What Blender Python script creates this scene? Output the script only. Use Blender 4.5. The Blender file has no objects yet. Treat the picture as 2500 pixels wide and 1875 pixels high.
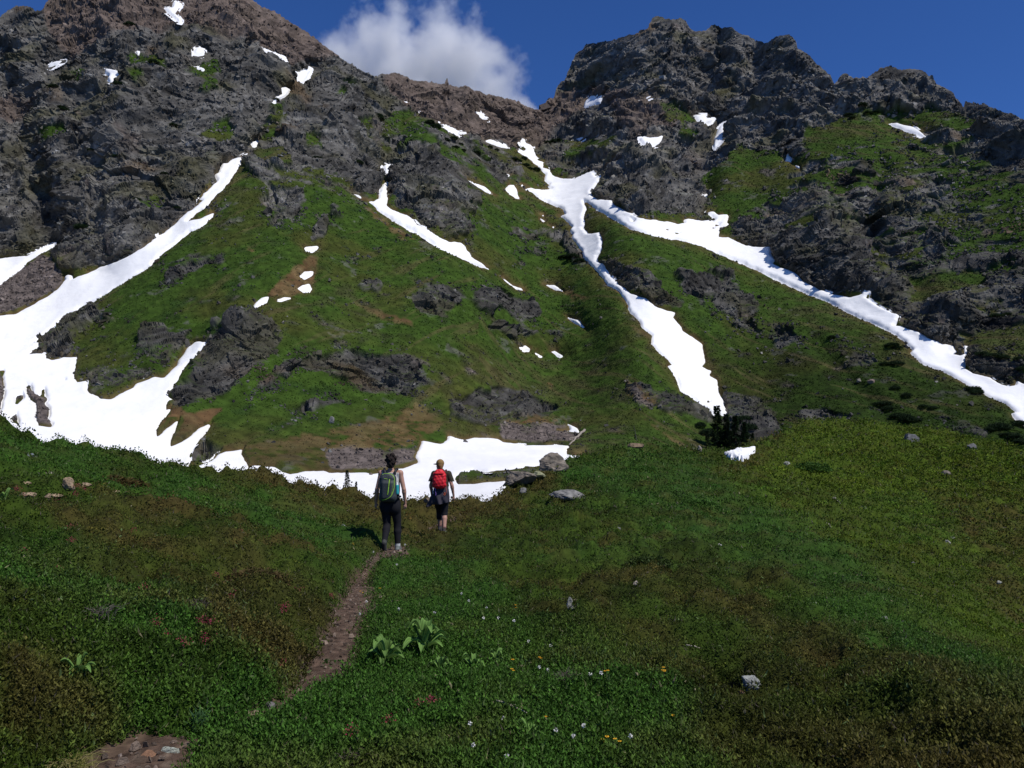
import bpy, math, random, re
import numpy as np
from mathutils import Vector, Matrix
random.seed(7); rng = np.random.default_rng(11)
C = bpy.context.scene.collection
R_ = math.radians

# ------------------------------------------------------------------ camera
F_PX = 512 / math.tan(R_(31.0)); PITCH = math.atan(66 / F_PX); EYE = 1.6
cam = bpy.data.cameras.new('camera'); cam.angle = R_(62); cam.clip_start = 0.05; cam.clip_end = 20000
camo = bpy.data.objects.new('camera', cam); C.objects.link(camo)
camo.location = (0, 0, EYE); camo.rotation_euler = (math.pi/2 + PITCH, 0, 0)
bpy.context.scene.camera = camo
# ------------------------------------------------------------------ sky and sun
SUN = Vector((0.66, -0.44, 1.15)).normalized()
w = bpy.data.worlds.new('World'); bpy.context.scene.world = w; w.use_nodes = True
nt = w.node_tree; nt.nodes.clear()
sky = nt.nodes.new('ShaderNodeTexSky'); sky.sky_type = 'NISHITA'; sky.sun_disc = False
sky.sun_elevation = math.asin(SUN.z); sky.sun_rotation = math.atan2(SUN.x, SUN.y)
sky.altitude = 1600; sky.air_density = 0.85; sky.dust_density = 0.15; sky.ozone_density = 4.0
bg = nt.nodes.new('ShaderNodeBackground'); bg.inputs['Strength'].default_value = 0.10
ow = nt.nodes.new('ShaderNodeOutputWorld')
hs = nt.nodes.new('ShaderNodeHueSaturation'); hs.inputs['Saturation'].default_value = 1.12
nt.links.new(sky.outputs[0], hs.inputs['Color']); gm = nt.nodes.new('ShaderNodeVectorMath'); gm.operation = 'MULTIPLY'; gm.inputs[1].default_value = (.55, .75, 1.12)
nt.links.new(hs.outputs[0], gm.inputs[0]); nt.links.new(gm.outputs[0], bg.inputs[0]); nt.links.new(bg.outputs[0], ow.inputs[0])
sl = bpy.data.lights.new('sun', 'SUN'); sl.energy = 3.9; sl.angle = R_(0.53); sl.color = (1.0, 0.955, 0.89)
so = bpy.data.objects.new('sun', sl); C.objects.link(so)
so.rotation_euler = SUN.to_track_quat('Z', 'Y').to_euler(); so.location = (60, -60, 120)
sc = bpy.context.scene
sc.view_settings.view_transform = 'Standard'; sc.view_settings.look = 'None'
sc.view_settings.exposure = 0.0; sc.view_settings.gamma = 1.0
sc.render.engine = 'CYCLES'
sc.cycles.max_bounces = 6; sc.cycles.diffuse_bounces = 2; sc.cycles.glossy_bounces = 1
sc.cycles.transmission_bounces = 2; sc.cycles.volume_bounces = 5; sc.cycles.use_denoising = True; sc.cycles.denoiser = 'OPENIMAGEDENOISE'; sc.cycles.denoising_input_passes = 'RGB_ALBEDO_NORMAL'; sc.cycles.denoising_prefilter = 'ACCURATE'

# ------------------------------------------------------------------ numeric helpers
def ray(u, v):
    u = np.asarray(u, float); v = np.asarray(v, float)
    cp, sp = math.cos(PITCH), math.sin(PITCH)
    x = (u - 512); up = (384 - v)
    y = F_PX*cp - up*sp; z = F_PX*sp + up*cp
    h = np.hypot(x, y)
    return x/h, y/h, z/h            # horizontal unit direction and slope
def place(u, v, r):
    dx, dy, t = ray(u, v)
    return np.stack([dx*r, dy*r, t*r + EYE], -1)
def _h(ix, iy, s):
    with np.errstate(over='ignore'):
        n = (ix.astype(np.int64)*374761393 + iy.astype(np.int64)*668265263 + s*1274126177) & 0xffffffff
        n = ((n ^ (n >> 13))*1274126177) & 0xffffffff
        n = ((n ^ (n >> 15))*2246822519) & 0xffffffff
        n = n ^ (n >> 16)
    return (n & 0xffffff)/float(0xffffff)
def noise(x, y, s=0):
    ix = np.floor(x); iy = np.floor(y); fx = x-ix; fy = y-iy
    sx = fx*fx*fx*(fx*(fx*6-15)+10); sy = fy*fy*fy*(fy*(fy*6-15)+10)
    def g(i, j):
        a = _h(ix+i, iy+j, s)*2*math.pi
        return np.cos(a)*(fx-i) + np.sin(a)*(fy-j)
    return 1.5*((g(0,0)*(1-sx)+g(1,0)*sx)*(1-sy) + (g(0,1)*(1-sx)+g(1,1)*sx)*sy)
def fbm(x, y, s=0, o=4, gain=.5):
    r = 0; a = 1; n = 0
    for k in range(o):
        r = r + a*noise(x*2**k + 17.3*k, y*2**k - 9.1*k, s+k); n += a; a *= gain
    return r/n*1.6
def facets(x, y, s=0):
    """tilted random planes, one per Voronoi cell: broken rock"""
    ix = np.floor(x); iy = np.floor(y)
    best = np.full(x.shape, 9.0); val = np.zeros(x.shape)
    for i in (-1, 0, 1):
        for j in (-1, 0, 1):
            cx = ix+i; cy = iy+j
            px = cx + _h(cx, cy, s); py = cy + _h(cx, cy, s+1)
            ddx = x-px; ddy = y-py; d = ddx*ddx+ddy*ddy
            hgt = (_h(cx, cy, s+2)-.5)*.8 + ddx*(_h(cx, cy, s+3)-.5)*2.2 + ddy*(_h(cx, cy, s+4)-.5)*2.2
            m = d < best; best = np.where(m, d, best); val = np.where(m, hgt, val)
    return val
def sstep(a, b, x):
    t = np.clip((x-a)/(b-a), 0, 1); return t*t*(3-2*t)
def lerp(a, b, t): return a + (b-a)*t
def tps(ctrl, xs, ys, smooth=1e-3):
    c = np.array(ctrl, float); X = c[:, :2]; n = len(c)
    def k(a, b):
        d = np.sqrt(((a[:, None]-b[None])**2).sum(-1)) + 1e-9
        return d*d*np.log(d)
    A = np.zeros((n+3, n+3)); A[:n, :n] = k(X, X) + smooth*np.eye(n)
    A[:n, n] = 1; A[:n, n+1:] = X; A[n, :n] = 1; A[n+1:, :n] = X.T
    w_ = np.linalg.solve(A, np.r_[c[:, 2], 0, 0, 0])
    sh = np.shape(xs); q = np.stack([np.ravel(xs), np.ravel(ys)], -1); out = np.empty(len(q))
    for i in range(0, len(q), 20000):
        qq = q[i:i+20000]; out[i:i+20000] = k(qq, X) @ w_[:n] + w_[n] + qq @ w_[n+1:]
    return out.reshape(sh)
# survey frames used while measuring the outlines
FR = {'A': (0, 0, .37703), 'B': (833, 0, .37703), 'Cc': (1666, 0, .37703),
      'D': (0, 625, .37703), 'E': (833, 625, .37703), 'G': (1666, 625, .37703),
      'L': (0, 0, .73536), 'R': (1250, 0, .73536), 'F': (0, 0, 1.13020), 'U': (0, 0, 2.44141)}
def P(fr, s):
    x0, y0, k = FR[fr]
    a = [tuple(float(q) for q in t.split(',')) for t in s.split()]
    return [((x*k+x0)/2.44141, (y*k+y0)/2.44141) for x, y in a]
U0, U1, V0, V1 = -320, 1340, -80, 600
GU, GV = np.meshgrid(np.arange(U0, U1+1.), np.arange(V0, V1+1.))
def poly_sdf(pts, X, Y):
    p = np.array(pts); q = np.roll(p, -1, 0)
    d = np.full(X.shape, 1e9); ins = np.zeros(X.shape, bool)
    for (ax, ay), (bx, by) in zip(p, q):
        ex, ey = bx-ax, by-ay; L = ex*ex+ey*ey+1e-12
        t = np.clip(((X-ax)*ex + (Y-ay)*ey)/L, 0, 1)
        d = np.minimum(d, (X-ax-t*ex)**2 + (Y-ay-t*ey)**2)
        if ay != by:
            ins ^= ((ay > Y) != (by > Y)) & (X < ex*(Y-ay)/(by-ay) + ax)
    return np.where(ins, np.sqrt(d), -np.sqrt(d))
def sdf_grid(pts, pad=24):
    p = np.array(pts)
    i0 = int(max(0, p[:, 1].min()-pad-V0)); i1 = int(min(GU.shape[0], p[:, 1].max()+pad-V0+1))
    j0 = int(max(0, p[:, 0].min()-pad-U0)); j1 = int(min(GU.shape[1], p[:, 0].max()+pad-U0+1))
    out = np.full(GU.shape, -float(pad)); out[i0:i1, j0:j1] = np.maximum(poly_sdf(pts, GU[i0:i1, j0:j1], GV[i0:i1, j0:j1]), -pad)
    return out
def samp(G, u, v):
    x = np.clip(u-U0, 0, G.shape[1]-1.001); y = np.clip(v-V0, 0, G.shape[0]-1.001)
    i = y.astype(int); j = x.astype(int); fy = y-i; fx = x-j
    return (G[i, j]*(1-fx)+G[i, j+1]*fx)*(1-fy) + (G[i+1, j]*(1-fx)+G[i+1, j+1]*fx)*fy
def line_d(pts, X, Y):
    d = np.full(np.shape(X), 1e9)
    for (ax, ay), (bx, by) in zip(pts[:-1], pts[1:]):
        ex, ey = bx-ax, by-ay; L = ex*ex+ey*ey+1e-12
        t = np.clip(((X-ax)*ex + (Y-ay)*ey)/L, 0, 1)
        d = np.minimum(d, (X-ax-t*ex)**2 + (Y-ay-t*ey)**2)
    return np.sqrt(d)
# ------------------------------------------------------------------ mesh helpers
def mesh_np(name, V, Fq, mat, col=None, smooth=False, parent=None, link=True):
    me = bpy.data.meshes.new(name); V = np.ascontiguousarray(V, np.float32); Fq = np.ascontiguousarray(Fq, np.int32)
    k = Fq.shape[1]
    me.vertices.add(len(V)); me.vertices.foreach_set('co', V.ravel())
    me.loops.add(Fq.size); me.loops.foreach_set('vertex_index', Fq.ravel())
    me.polygons.add(len(Fq)); me.polygons.foreach_set('loop_start', np.arange(0, Fq.size, k, dtype=np.int32))
    try: me.polygons.foreach_set('loop_total', np.full(len(Fq), k, np.int32))
    except Exception: pass
    me.update(calc_edges=True)
    me.polygons.foreach_set('use_smooth', np.full(len(Fq), smooth, bool))
    if col is not None:
        a = me.color_attributes.new('Col', 'FLOAT_COLOR', 'POINT')
        c4 = np.ones((len(V), 4), np.float32); c4[:, :3] = col; a.data.foreach_set('color', c4.ravel())
    me.materials.append(mat)
    o = bpy.data.objects.new(name, me)
    if link: C.objects.link(o)
    if parent is not None: o.parent = parent
    return o
def tag(o, label=None, cat=None, group=None, kind=None):
    if label: o['label'] = label
    if cat: o['category'] = cat
    if group: o['group'] = group
    if kind: o['kind'] = kind
    return o
def empty(name, loc, rz=0, s=1):
    o = bpy.data.objects.new(name, None); C.objects.link(o); o.location = loc
    o.rotation_euler = (0, 0, rz); o.scale = (s, s, s); o.empty_display_size = .1; return o
def grid_faces(nr, nc):
    i = np.arange(nr*nc).reshape(nr, nc)
    return np.stack([i[:-1, :-1], i[:-1, 1:], i[1:, 1:], i[1:, :-1]], -1).reshape(-1, 4)
class Buf:
    def __init__(s): s.v = []; s.f = []; s.c = []; s.n = 0
    def add(s, v, f, c):
        v = np.asarray(v, float); s.v.append(v); s.f.append(np.asarray(f)+s.n)
        c = np.asarray(c, float); s.c.append(np.broadcast_to(c, (len(v), 3))); s.n += len(v)
    def build(s, name, mat, parent=None, smooth=True):
        return mesh_np(name, np.concatenate(s.v), np.concatenate(s.f), mat, np.concatenate(s.c), smooth, parent)
def tube(b, pts, rad, col, n=8):
    pts = np.array(pts, float); m = len(pts); rad = np.broadcast_to(rad, (m,))
    T = np.gradient(pts, axis=0); T /= np.linalg.norm(T, axis=1)[:, None]+1e-9
    ref = np.array([0.13, .21, 1.]) if abs(T[:, 2]).mean() < .8 else np.array([1., .2, .1])
    A = np.cross(T, ref); A /= np.linalg.norm(A, axis=1)[:, None]; Bn = np.cross(T, A)
    a = np.linspace(0, 2*math.pi, n, endpoint=False)
    V = pts[:, None] + rad[:, None, None]*(np.cos(a)[None, :, None]*A[:, None] + np.sin(a)[None, :, None]*Bn[:, None])
    V = np.concatenate([V.reshape(-1, 3), pts[[0, -1]]])
    i = np.arange(m*n).reshape(m, n); j = np.roll(i, -1, 1)
    f = np.stack([i[:-1], j[:-1], j[1:], i[1:]], -1).reshape(-1, 4)
    c0 = np.stack([np.full(n, m*n), j[0], i[0], i[0]], -1); c1 = np.stack([np.full(n, m*n+1), i[-1], j[-1], j[-1]], -1)
    # degenerate-free caps: pair the fan into quads
    q0 = np.array([[m*n, i[0][(k+2) % n], i[0][k+1], i[0][k]] for k in range(0, n, 2)])
    q1 = np.array([[m*n+1, i[-1][k], i[-1][k+1], i[-1][(k+2) % n]] for k in range(0, n, 2)])
    b.add(V, np.concatenate([f, q0, q1]), col)
# leaves: one folded diamond each
def leaves(pos, d, nrm, L, W, fold=.15):
    """pos base (N,3), d direction, nrm approx normal -> verts, quads"""
    d = d/np.linalg.norm(d, axis=1)[:, None]
    s = np.cross(d, nrm); s /= np.linalg.norm(s, axis=1)[:, None]+1e-9
    n = np.cross(s, d); L = L[:, None]; W = W[:, None]
    v0 = pos; v2 = pos + d*L; mid = pos + d*L*.45 - n*L*fold
    V = np.stack([v0, mid + s*W, v2, mid - s*W], 1).reshape(-1, 3)
    return V, np.arange(len(V)).reshape(-1, 4)

# ------------------------------------------------------------------ materials
def mat(name, rough=.9, col=None, spec=.2, noise_s=None, noise_a=.25, bump=None, sheen=0, attr=True, metal=0):
    m = bpy.data.materials.new(name); m.use_nodes = True; t = m.node_tree; b = t.nodes['Principled BSDF']
    b.inputs['Roughness'].default_value = rough; b.inputs['Specular IOR Level'].default_value = spec
    b.inputs['Metallic'].default_value = metal
    if attr:
        src = t.nodes.new('ShaderNodeVertexColor'); src.layer_name = 'Col'
    else:
        src = t.nodes.new('ShaderNodeRGB'); src.outputs[0].default_value = (*col, 1)
    out = src.outputs[0]
    tc = t.nodes.new('ShaderNodeTexCoord')
    if noise_s:
        n = t.nodes.new('ShaderNodeTexNoise'); n.inputs['Scale'].default_value = noise_s; n.inputs['Detail'].default_value = 5
        t.links.new(tc.outputs['Object'], n.inputs['Vector'])
        mr = t.nodes.new('ShaderNodeMapRange'); mr.inputs[1].default_value = .3; mr.inputs[2].default_value = .7
        mr.inputs[3].default_value = 1-noise_a; mr.inputs[4].default_value = 1+noise_a
        t.links.new(n.outputs['Fac'], mr.inputs[0])
        mx = t.nodes.new('ShaderNodeVectorMath'); mx.operation = 'SCALE'
        t.links.new(out, mx.inputs[0]); t.links.new(mr.outputs[0], mx.inputs['Scale']); out = mx.outputs[0]
    t.links.new(out, b.inputs['Base Color'])
    if bump:
        s_, dist = bump
        n = t.nodes.new('ShaderNodeTexNoise'); n.inputs['Scale'].default_value = s_; n.inputs['Detail'].default_value = 6
        n.inputs['Roughness'].default_value = .65
        t.links.new(tc.outputs['Object'], n.inputs['Vector'])
        bp = t.nodes.new('ShaderNodeBump'); bp.inputs['Distance'].default_value = dist; bp.inputs['Strength'].default_value = 1
        t.links.new(n.outputs['Fac'], bp.inputs['Height']); t.links.new(bp.outputs[0], b.inputs['Normal'])
    return m
M_terrain = mat('mountain_surface', .95, noise_s=.45, noise_a=.3, spec=.1, bump=(.8, .5))
M_snow = mat('old_snow', .7, (.90, .90, .89), spec=.15, noise_s=.12, noise_a=.04, attr=False, bump=(.5, .12))
M_ground = mat('meadow_soil', .95, noise_s=9, noise_a=.4, spec=.1, bump=(14, .02))
M_leaf = mat('leaves', .6, spec=.10)
_t = M_leaf.node_tree; _b = _t.nodes['Principled BSDF']; _tr = _t.nodes.new('ShaderNodeBsdfTranslucent'); _mx = _t.nodes.new('ShaderNodeMixShader'); _mx.inputs[0].default_value = .3
_t.links.new(_b.inputs['Base Color'].links[0].from_socket, _tr.inputs['Color']); _t.links.new(_b.outputs[0], _mx.inputs[1]); _t.links.new(_tr.outputs[0], _mx.inputs[2])
_t.links.new(_mx.outputs[0], _t.nodes['Material Output'].inputs['Surface'])
M_stone = mat('stone', .85, noise_s=7, noise_a=.35, spec=.25, bump=(16, .03))
M_path = mat('trail_dirt', .95, noise_s=14, noise_a=.45, spec=.1, bump=(30, .03))
M_cloth = mat('cloth', .85, spec=.2, noise_s=30, noise_a=.12)
M_skin = mat('skin', .55, spec=.35, noise_s=12, noise_a=.06)
M_nylon = mat('nylon', .55, spec=.4, noise_s=20, noise_a=.15, bump=(14, .012))
M_wood = mat('weathered_wood', .85, spec=.2, noise_s=10, noise_a=.3)
M_plain = mat('petals', .6, spec=.3)

# ================================================================== OUTLINES MEASURED FROM THE SCENE
SNOW = []   # (label, group, outline, holes)
def snow(label, *segs, group=None, holes=()):
    pts = []
    for fr, s in segs: pts += P(fr, s)
    SNOW.append((label, group, pts, [P(fr, s) for fr, s in holes]))
snow('long snowfield running from the upper left gully down into the wide basin',
 ('A', '1602,985 1560,1015 1553,1050 1520,1110 1500,1150 1440,1225 1380,1290 1338,1330 1320,1350 1230,1400 1210,1425 1290,1412 1388,1366 1370,1400 1300,1462 1230,1490 1170,1540 1120,1590 1030,1657'),
 ('D', '1010,20 980,60 900,110 760,195 640,270 520,325 440,370 380,420 300,490 210,552 245,553 230,590 170,628 285,625 290,650 340,663 385,655 410,643 485,642 475,690 460,760 490,800 550,795 550,850 580,880 650,908 715,908 790,880 860,840 880,815 1000,775 1060,778 1100,740 1140,700 1165,650 1215,580 1260,555 1328,545 1280,610 1210,680 1180,720 1145,790 1120,820 1115,850 1085,880 1083,905 1115,915 1080,950 1075,985 1112,975 1050,1060 1010,1110 1020,1160 1080,1110 1160,1055 1130,1120 1105,1190 1110,1215 1180,1190 1260,1130 1340,1080 1370,1072 1350,1110 1310,1165 1250,1220 1220,1280 1230,1300 1220,1350 1290,1340 1370,1310 1420,1275 1460,1255 1510,1250 1580,1238 1565,1280 1600,1330 1610,1368 1640,1345 1780,1360 1830,1385 1880,1400 1980,1380 2100,1375 2130,1385 2200,1385'),
 ('E', '100,1388 200,1395 360,1370 400,1365 500,1330 478,1300 500,1250 520,1200 510,1185 560,1190 640,1205 690,1185 700,1145 740,1165 800,1175 860,1165 950,1165 1020,1175 1045,1195 1130,1205 1200,1220 1300,1220 1400,1215 1485,1222 1470,1245 1462,1275 1580,1285 1570,1320 1700,1400 1640,1640 1500,1900 0,1900'),
 ('D', '1600,1900 600,1700 0,1500 -500,1400 -1600,1300 -1600,500 -500,420 0,383 100,370 250,290 370,215 420,150 415,130 440,115 465,115 465,145 520,130 640,70 700,50 820,0'),
 ('A', '930,1590 1090,1480 1210,1370 1280,1325 1310,1300 1285,1290 1330,1240 1410,1165 1385,1130 1420,1110 1440,1050 1480,1050 1505,1020 1550,1012'),
 holes=(('D', '165,820 200,825 215,870 255,880 265,840 290,845 300,885 325,910 300,935 325,975 320,1045 345,1070 330,1085 250,1080 225,1050 225,985 220,935 185,910 165,860'),
        ('D', '95,895 145,875 155,900 110,940 90,935'), ('D', '75,1010 110,1005 130,1080 80,1060'),
        ('D', '-80,740 20,745 20,800 35,860 10,975 -80,985'),
        ('E', '740,1410 735,1430 760,1460 850,1462 1060,1445 1070,1500 1500,1500 1500,1340 1230,1355 1100,1370 950,1385 860,1380 800,1395'),
        ('D', '398,783 420,785 424,793 402,794')))
snow('pale snow tongue at the left edge above the smooth brown scree slope',
 ('A', '340,1572 335,1600 285,1630 240,1657'), ('D', '180,30 110,90 40,140 0,170 -400,330 -1200,500 -1200,60 -300,10 0,10 60,0'), ('A', '170,1655 240,1615'))
snow('small snow triangle just above the tip of the long left snowfield', ('A', '1678,900 1660,940 1640,945 1622,920'))
snow('snow gully branching down the middle of the green slope below the central crags',
 ('B', '300,1168 312,1175 293,1215 292,1260 305,1275 295,1320 315,1350 400,1375 440,1395 490,1440 560,1480 640,1530 700,1555 780,1565 800,1580 850,1657'),
 ('E', '900,35 965,88 880,55 830,25 780,0'), ('B', '640,1590 500,1500 400,1450 300,1400 240,1360 200,1320 120,1290 60,1230 80,1245 150,1290 210,1305 240,1290 245,1250 265,1205 285,1175'))
snow('little snow remnant in the dark cleft above the middle snow gully', ('B', '275,1075 285,1055 315,1060 298,1118 285,1100'))
snow('thin curved snow sliver below the end of the middle snow gully', ('E', '1022,120 1060,145 1110,190 1170,210 1185,232 1130,222 1060,165'))
snow('short snow sliver between two brown soil patches left of the forked gully', ('E', '1305,180 1380,185 1445,232 1390,225'))
snow('narrow snow sliver halfway down the green slope left of the lower tongue', ('E', '1450,385 1530,410 1580,465 1530,440 1460,395'))
snow('leftmost of three little snow spots low on the green slope', ('E', '1170,585 1200,575 1225,592 1222,605 1190,603'))
snow('tiniest and middle of three little snow spots low on the green slope', ('E', '1266,618 1304,637 1295,643'))
snow('rightmost of three little snow spots low on the green slope', ('E', '1365,605 1385,603 1427,635 1415,642'))
snow('topmost of four snow scraps along the brown streak in the central meadow slope', ('A', '1985,1595 2055,1583 2025,1615 1990,1612'))
snow('upper middle snow scrap on the brown streak of the central slope', ('D', '1955,115 1985,92 2032,85 2020,115 1980,128'))
snow('lower middle snow scrap on the brown streak of the central slope', ('D', '1938,200 2005,168 2015,195 2010,222 1970,222'))
snow('slanted snow scrap at the lower left end of the brown streak', ('D', '1635,330 1660,290 1700,260 1735,250 1725,285'))
snow('flat thin snow scrap at the foot of the brown streak', ('D', '1808,272 1850,258 1885,255 1850,270'))
snow('forked snow patch high on the reddish summit at the top left', ('A', '1055,40 1115,42 1125,5 1175,12 1150,50 1130,80 1172,120 1165,135 1120,100 1090,75'))
snow('round snow patch among dark crags below the left summit', ('A', '1262,315 1290,300 1325,320 1320,345 1285,355 1260,345'))
snow('tiny snow fleck left of a dark pinnacle on the upper left cliff', ('A', '870,330 900,325 895,350'))
snow('small snow fleck under the round patch below the left summit', ('A', '1268,435 1300,430 1327,445 1318,458'))
snow('kite shaped snow patch on the dark upper left cliff', ('A', '678,438 715,440 775,462 745,490 715,525 695,510 705,485 678,462'))
snow('thin snow streak on a ledge at the far left cliff', ('A', '302,420 345,395 410,377 395,390 320,428'))
snow('narrow curved snow strip along the edge of the reddish summit slope', ('A', '1685,298 1760,340 1840,365 1865,410 1830,395 1790,360 1720,335'))
snow('upper of two ragged snow patches in the notch right of the left peak', ('A', '2018,440 1990,500 1960,540 1910,567 1925,530 1925,490 1912,470 1950,480 1985,455'))
snow('lower of two ragged snow patches in the notch right of the left peak', ('A', '1890,580 1850,620 1800,645 1772,670 1785,630 1835,605 1830,570 1850,555'))
snow('great forked snow gully below the col with centre tongue and long right arm',
 ('B', '1175,897 1190,900 1195,925 1230,935 1245,950 1250,985 1270,1010 1275,1035 1310,1050 1310,1080 1350,1100 1365,1130 1420,1150 1500,1155 1560,1135 1620,1107 1650,1140 1680,1130 1650,1190 1610,1240 1625,1270 1660,1290 1750,1290 1755,1320 1870,1375 1920,1405 2030,1420 2120,1435 2180,1450'),
 ('Cc', '10,1440 10,1420 60,1415 120,1425 200,1435 215,1410 165,1375 160,1363 210,1370 235,1390 295,1385 295,1420 285,1460 240,1465 235,1530 300,1535 350,1560 420,1590 520,1600 570,1595 575,1650'),
 ('G', '600,20 580,45 640,75 720,100 780,160 870,205 960,240 1080,265 1165,240 1165,228 1198,232 1185,265 1245,310 1310,345 1400,370 1370,440 1430,455 1520,485 1600,530 1680,560 1750,570 1765,605 1745,625 1800,635 1830,620 1820,572 1840,575 1838,620 1830,670 1822,715 1880,750 1990,780 2040,810 2110,835 2160,825 2170,795 2212,820 2600,1000 2900,1150 2900,1500 2600,1300 2212,1080 2150,1035 2135,1008 2170,1005 2080,945 1990,910 1900,860 1800,800 1690,740 1550,685 1480,620 1490,600 1440,545 1390,500 1270,440 1100,370 930,275 780,215 640,150 480,80 310,0'),
 ('Cc', '150,1590 0,1550'), ('B', '2050,1525 1980,1505 1870,1480 1800,1425 1700,1370 1640,1340 1600,1310 1570,1300 1580,1345 1565,1400 1570,1440 1560,1475 1590,1510 1660,1507 1685,1540 1680,1600 1650,1657'),
 ('E', '1650,30 1690,50 1730,120 1780,170 1870,235 1960,270 2060,330 2160,360 2150,390 2190,440 2212,480'),
 ('G', '80,530 130,570 150,680 125,715 190,740 180,765 225,800 235,870 270,930 285,1010 280,1030 230,1010 220,995 215,1030 190,1015 175,985 130,950 50,885 0,860'),
 ('E', '2180,770 2110,705 2150,700 2060,620 2010,570 2015,510 1950,460 1930,420 1870,360 1855,300 1780,210 1720,185 1690,130 1620,60 1565,0'),
 ('B', '1560,1620 1520,1570 1490,1530 1500,1510 1480,1490 1495,1470 1440,1405 1410,1395 1450,1385 1440,1355 1300,1290 1230,1240 1185,1220 1230,1218 1300,1225 1365,1220 1340,1200 1350,1185 1320,1160 1320,1130 1270,1080 1220,1040 1130,975 1185,980 1195,960 1165,920'),
 holes=(('G', '150,920 180,925 188,942 165,940'), ('Cc', '205,1445 245,1448 240,1460 212,1458'), ('Cc', '185,1465 208,1468 200,1476'), ('B', '1875,1412 1905,1415 1900,1428 1880,1425'),
        ('B', '2100,1475 2130,1478 2120,1488'), ('B', '2150,1500 2190,1505 2175,1515')))
snow('hooked snow strip on the brown slope left of the col', ('B', '645,787 700,820 760,845 815,852 810,862 768,860 760,875 720,850 670,815'))
snow('slanting snow dash under the reddish col ridge', ('B', '870,718 900,720 960,770 925,768 885,740'))
snow('thin snow strip leading down right toward the top of the forked gully', ('B', '928,908 970,898 1030,918 1082,955 1040,950 985,930'))
snow('tiny upper snow fleck beside the reddish ridge left of the col', ('B', '410,660 420,660 430,677'))
snow('tiny lower snow fleck beside the reddish ridge left of the col', ('B', '482,714 495,715 512,731'))
snow('angular snow patch below the left foot of the right hand peak', ('B', '1565,700 1580,650 1615,620 1640,620 1640,635 1685,630 1680,665 1620,685'))
snow('leftmost of three short snow dashes under the right hand peak', ('B', '1905,650 1940,640 1935,657 1910,659'))
snow('middle of three short snow dashes under the right hand peak', ('B', '1956,632 2005,614 2008,620 1970,637'))
snow('rightmost of three short snow dashes under the right hand peak', ('B', '2055,615 2080,612 2075,622'))
snow('small snow fleck in the green saddle right of the col', ('B', '1503,893 1560,878 1566,888 1540,903'))
snow('broad snow patch on the green shoulder above the pointed crag', ('B', '1930,890 2000,890 2080,878 2075,900 2045,935 2020,940 2010,963 1975,945 1940,910'))
snow('thin snow streak on the left flank of the forked gully', ('B', '820,1150 870,1180 930,1205 1000,1260 940,1235 880,1195 830,1160'))
snow('upright snow patch beside the widest part of the forked gully', ('B', '1065,1225 1085,1195 1120,1195 1140,1225 1145,1260 1165,1285 1130,1280'))
snow('small snow speck above the upright patch by the forked gully', ('B', '1070,1118 1097,1130 1085,1142'))
snow('second small snow speck right above the upright patch', ('B', '1155,1178 1187,1200 1170,1206'))
snow('upper of three snow specks left of the narrow part of the forked gully', ('B', '1288,1383 1315,1388 1312,1404'))
snow('middle of three snow specks left of the narrow part of the forked gully', ('B', '1260,1393 1322,1432 1305,1437 1283,1415'))
snow('lowest of three snow specks left of the narrow part of the forked gully', ('B', '1343,1460 1387,1468 1375,1477'))
snow('three pointed snow patch under the cliffs of the right peak', ('Cc', '70,740 150,733 140,755 155,775 203,765 190,785 155,797 150,817 100,785'))
snow('steep snow ribbon in the cleft under the right peak', ('Cc', '278,790 270,840 245,905 205,953 203,890 225,850 240,820'))
snow('upper piece of the broken snow trickle on the green right shoulder', ('Cc', '675,988 690,993 685,1003 707,1020 705,1055 663,1042 670,1022'))
snow('lower piece of the broken snow trickle on the green right shoulder', ('Cc', '710,1063 760,1075 764,1100 740,1087'))
snow('long snow wedge below the small far right peak', ('Cc', '1335,793 1390,792 1500,820 1560,862 1575,883 1450,845'))
snow('short thin snow strip just above the wedge below the far right peak', ('Cc', '1498,806 1562,836 1515,830'))
snow('small snow speck in the rocky gully above the long right snow arm', ('Cc', '90,1287 130,1270 155,1243 160,1262 128,1292'))
snow('tiny snow scrap at the rocks above the middle of the basin snow', ('E', '1463,1078 1530,1108 1542,1137 1470,1132 1403,1120 1480,1118'))

RIDGE = [(-320, 70), (-200, 45), (-90, 30)] + P('A', '0,105 30,70 100,35 180,40 220,60 265,65 290,40 320,0') + \
 [(62, -16), (100, -32), (150, -42), (200, -25), (240, -6)] + P('A', '1620,0 1690,32 1740,50 1850,110 1940,180 2020,240 2090,300 2170,345') + \
 P('B', '0,375 60,410 75,405 90,430 160,465 200,490 235,490 260,475 330,475 420,490 470,515 560,525 640,540 670,540 683,508 700,545 760,565 800,558 830,575 900,590 930,605 1040,630 1080,640 1140,650 1180,675 1240,700 1280,710 1310,690 1340,640 1380,625 1390,575 1420,535 1445,530 1470,470 1510,390 1520,360 1560,330 1590,290 1700,265 1760,260 1820,240 1900,230 1940,200 1990,185 2010,120 2040,98 2080,110 2130,135 2200,112') + \
 P('Cc', '10,115 30,145 60,190 100,205 150,200 190,165 230,170 260,185 320,175 360,210 420,235 470,275 500,270 540,280 600,240 680,225 710,235 740,280 745,320 800,350 860,410 910,450 960,500 985,550 1030,500 1060,493 1110,515 1190,510 1250,465 1290,440 1350,440 1390,460 1470,445 1540,450 1600,490 1640,545 1700,570 1760,620 1810,685 1822,700 1835,665 1860,675 1960,675 2000,695 2060,715 2150,745 2212,770') + \
 [(1100, 150), (1200, 170), (1340, 190)]
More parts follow.
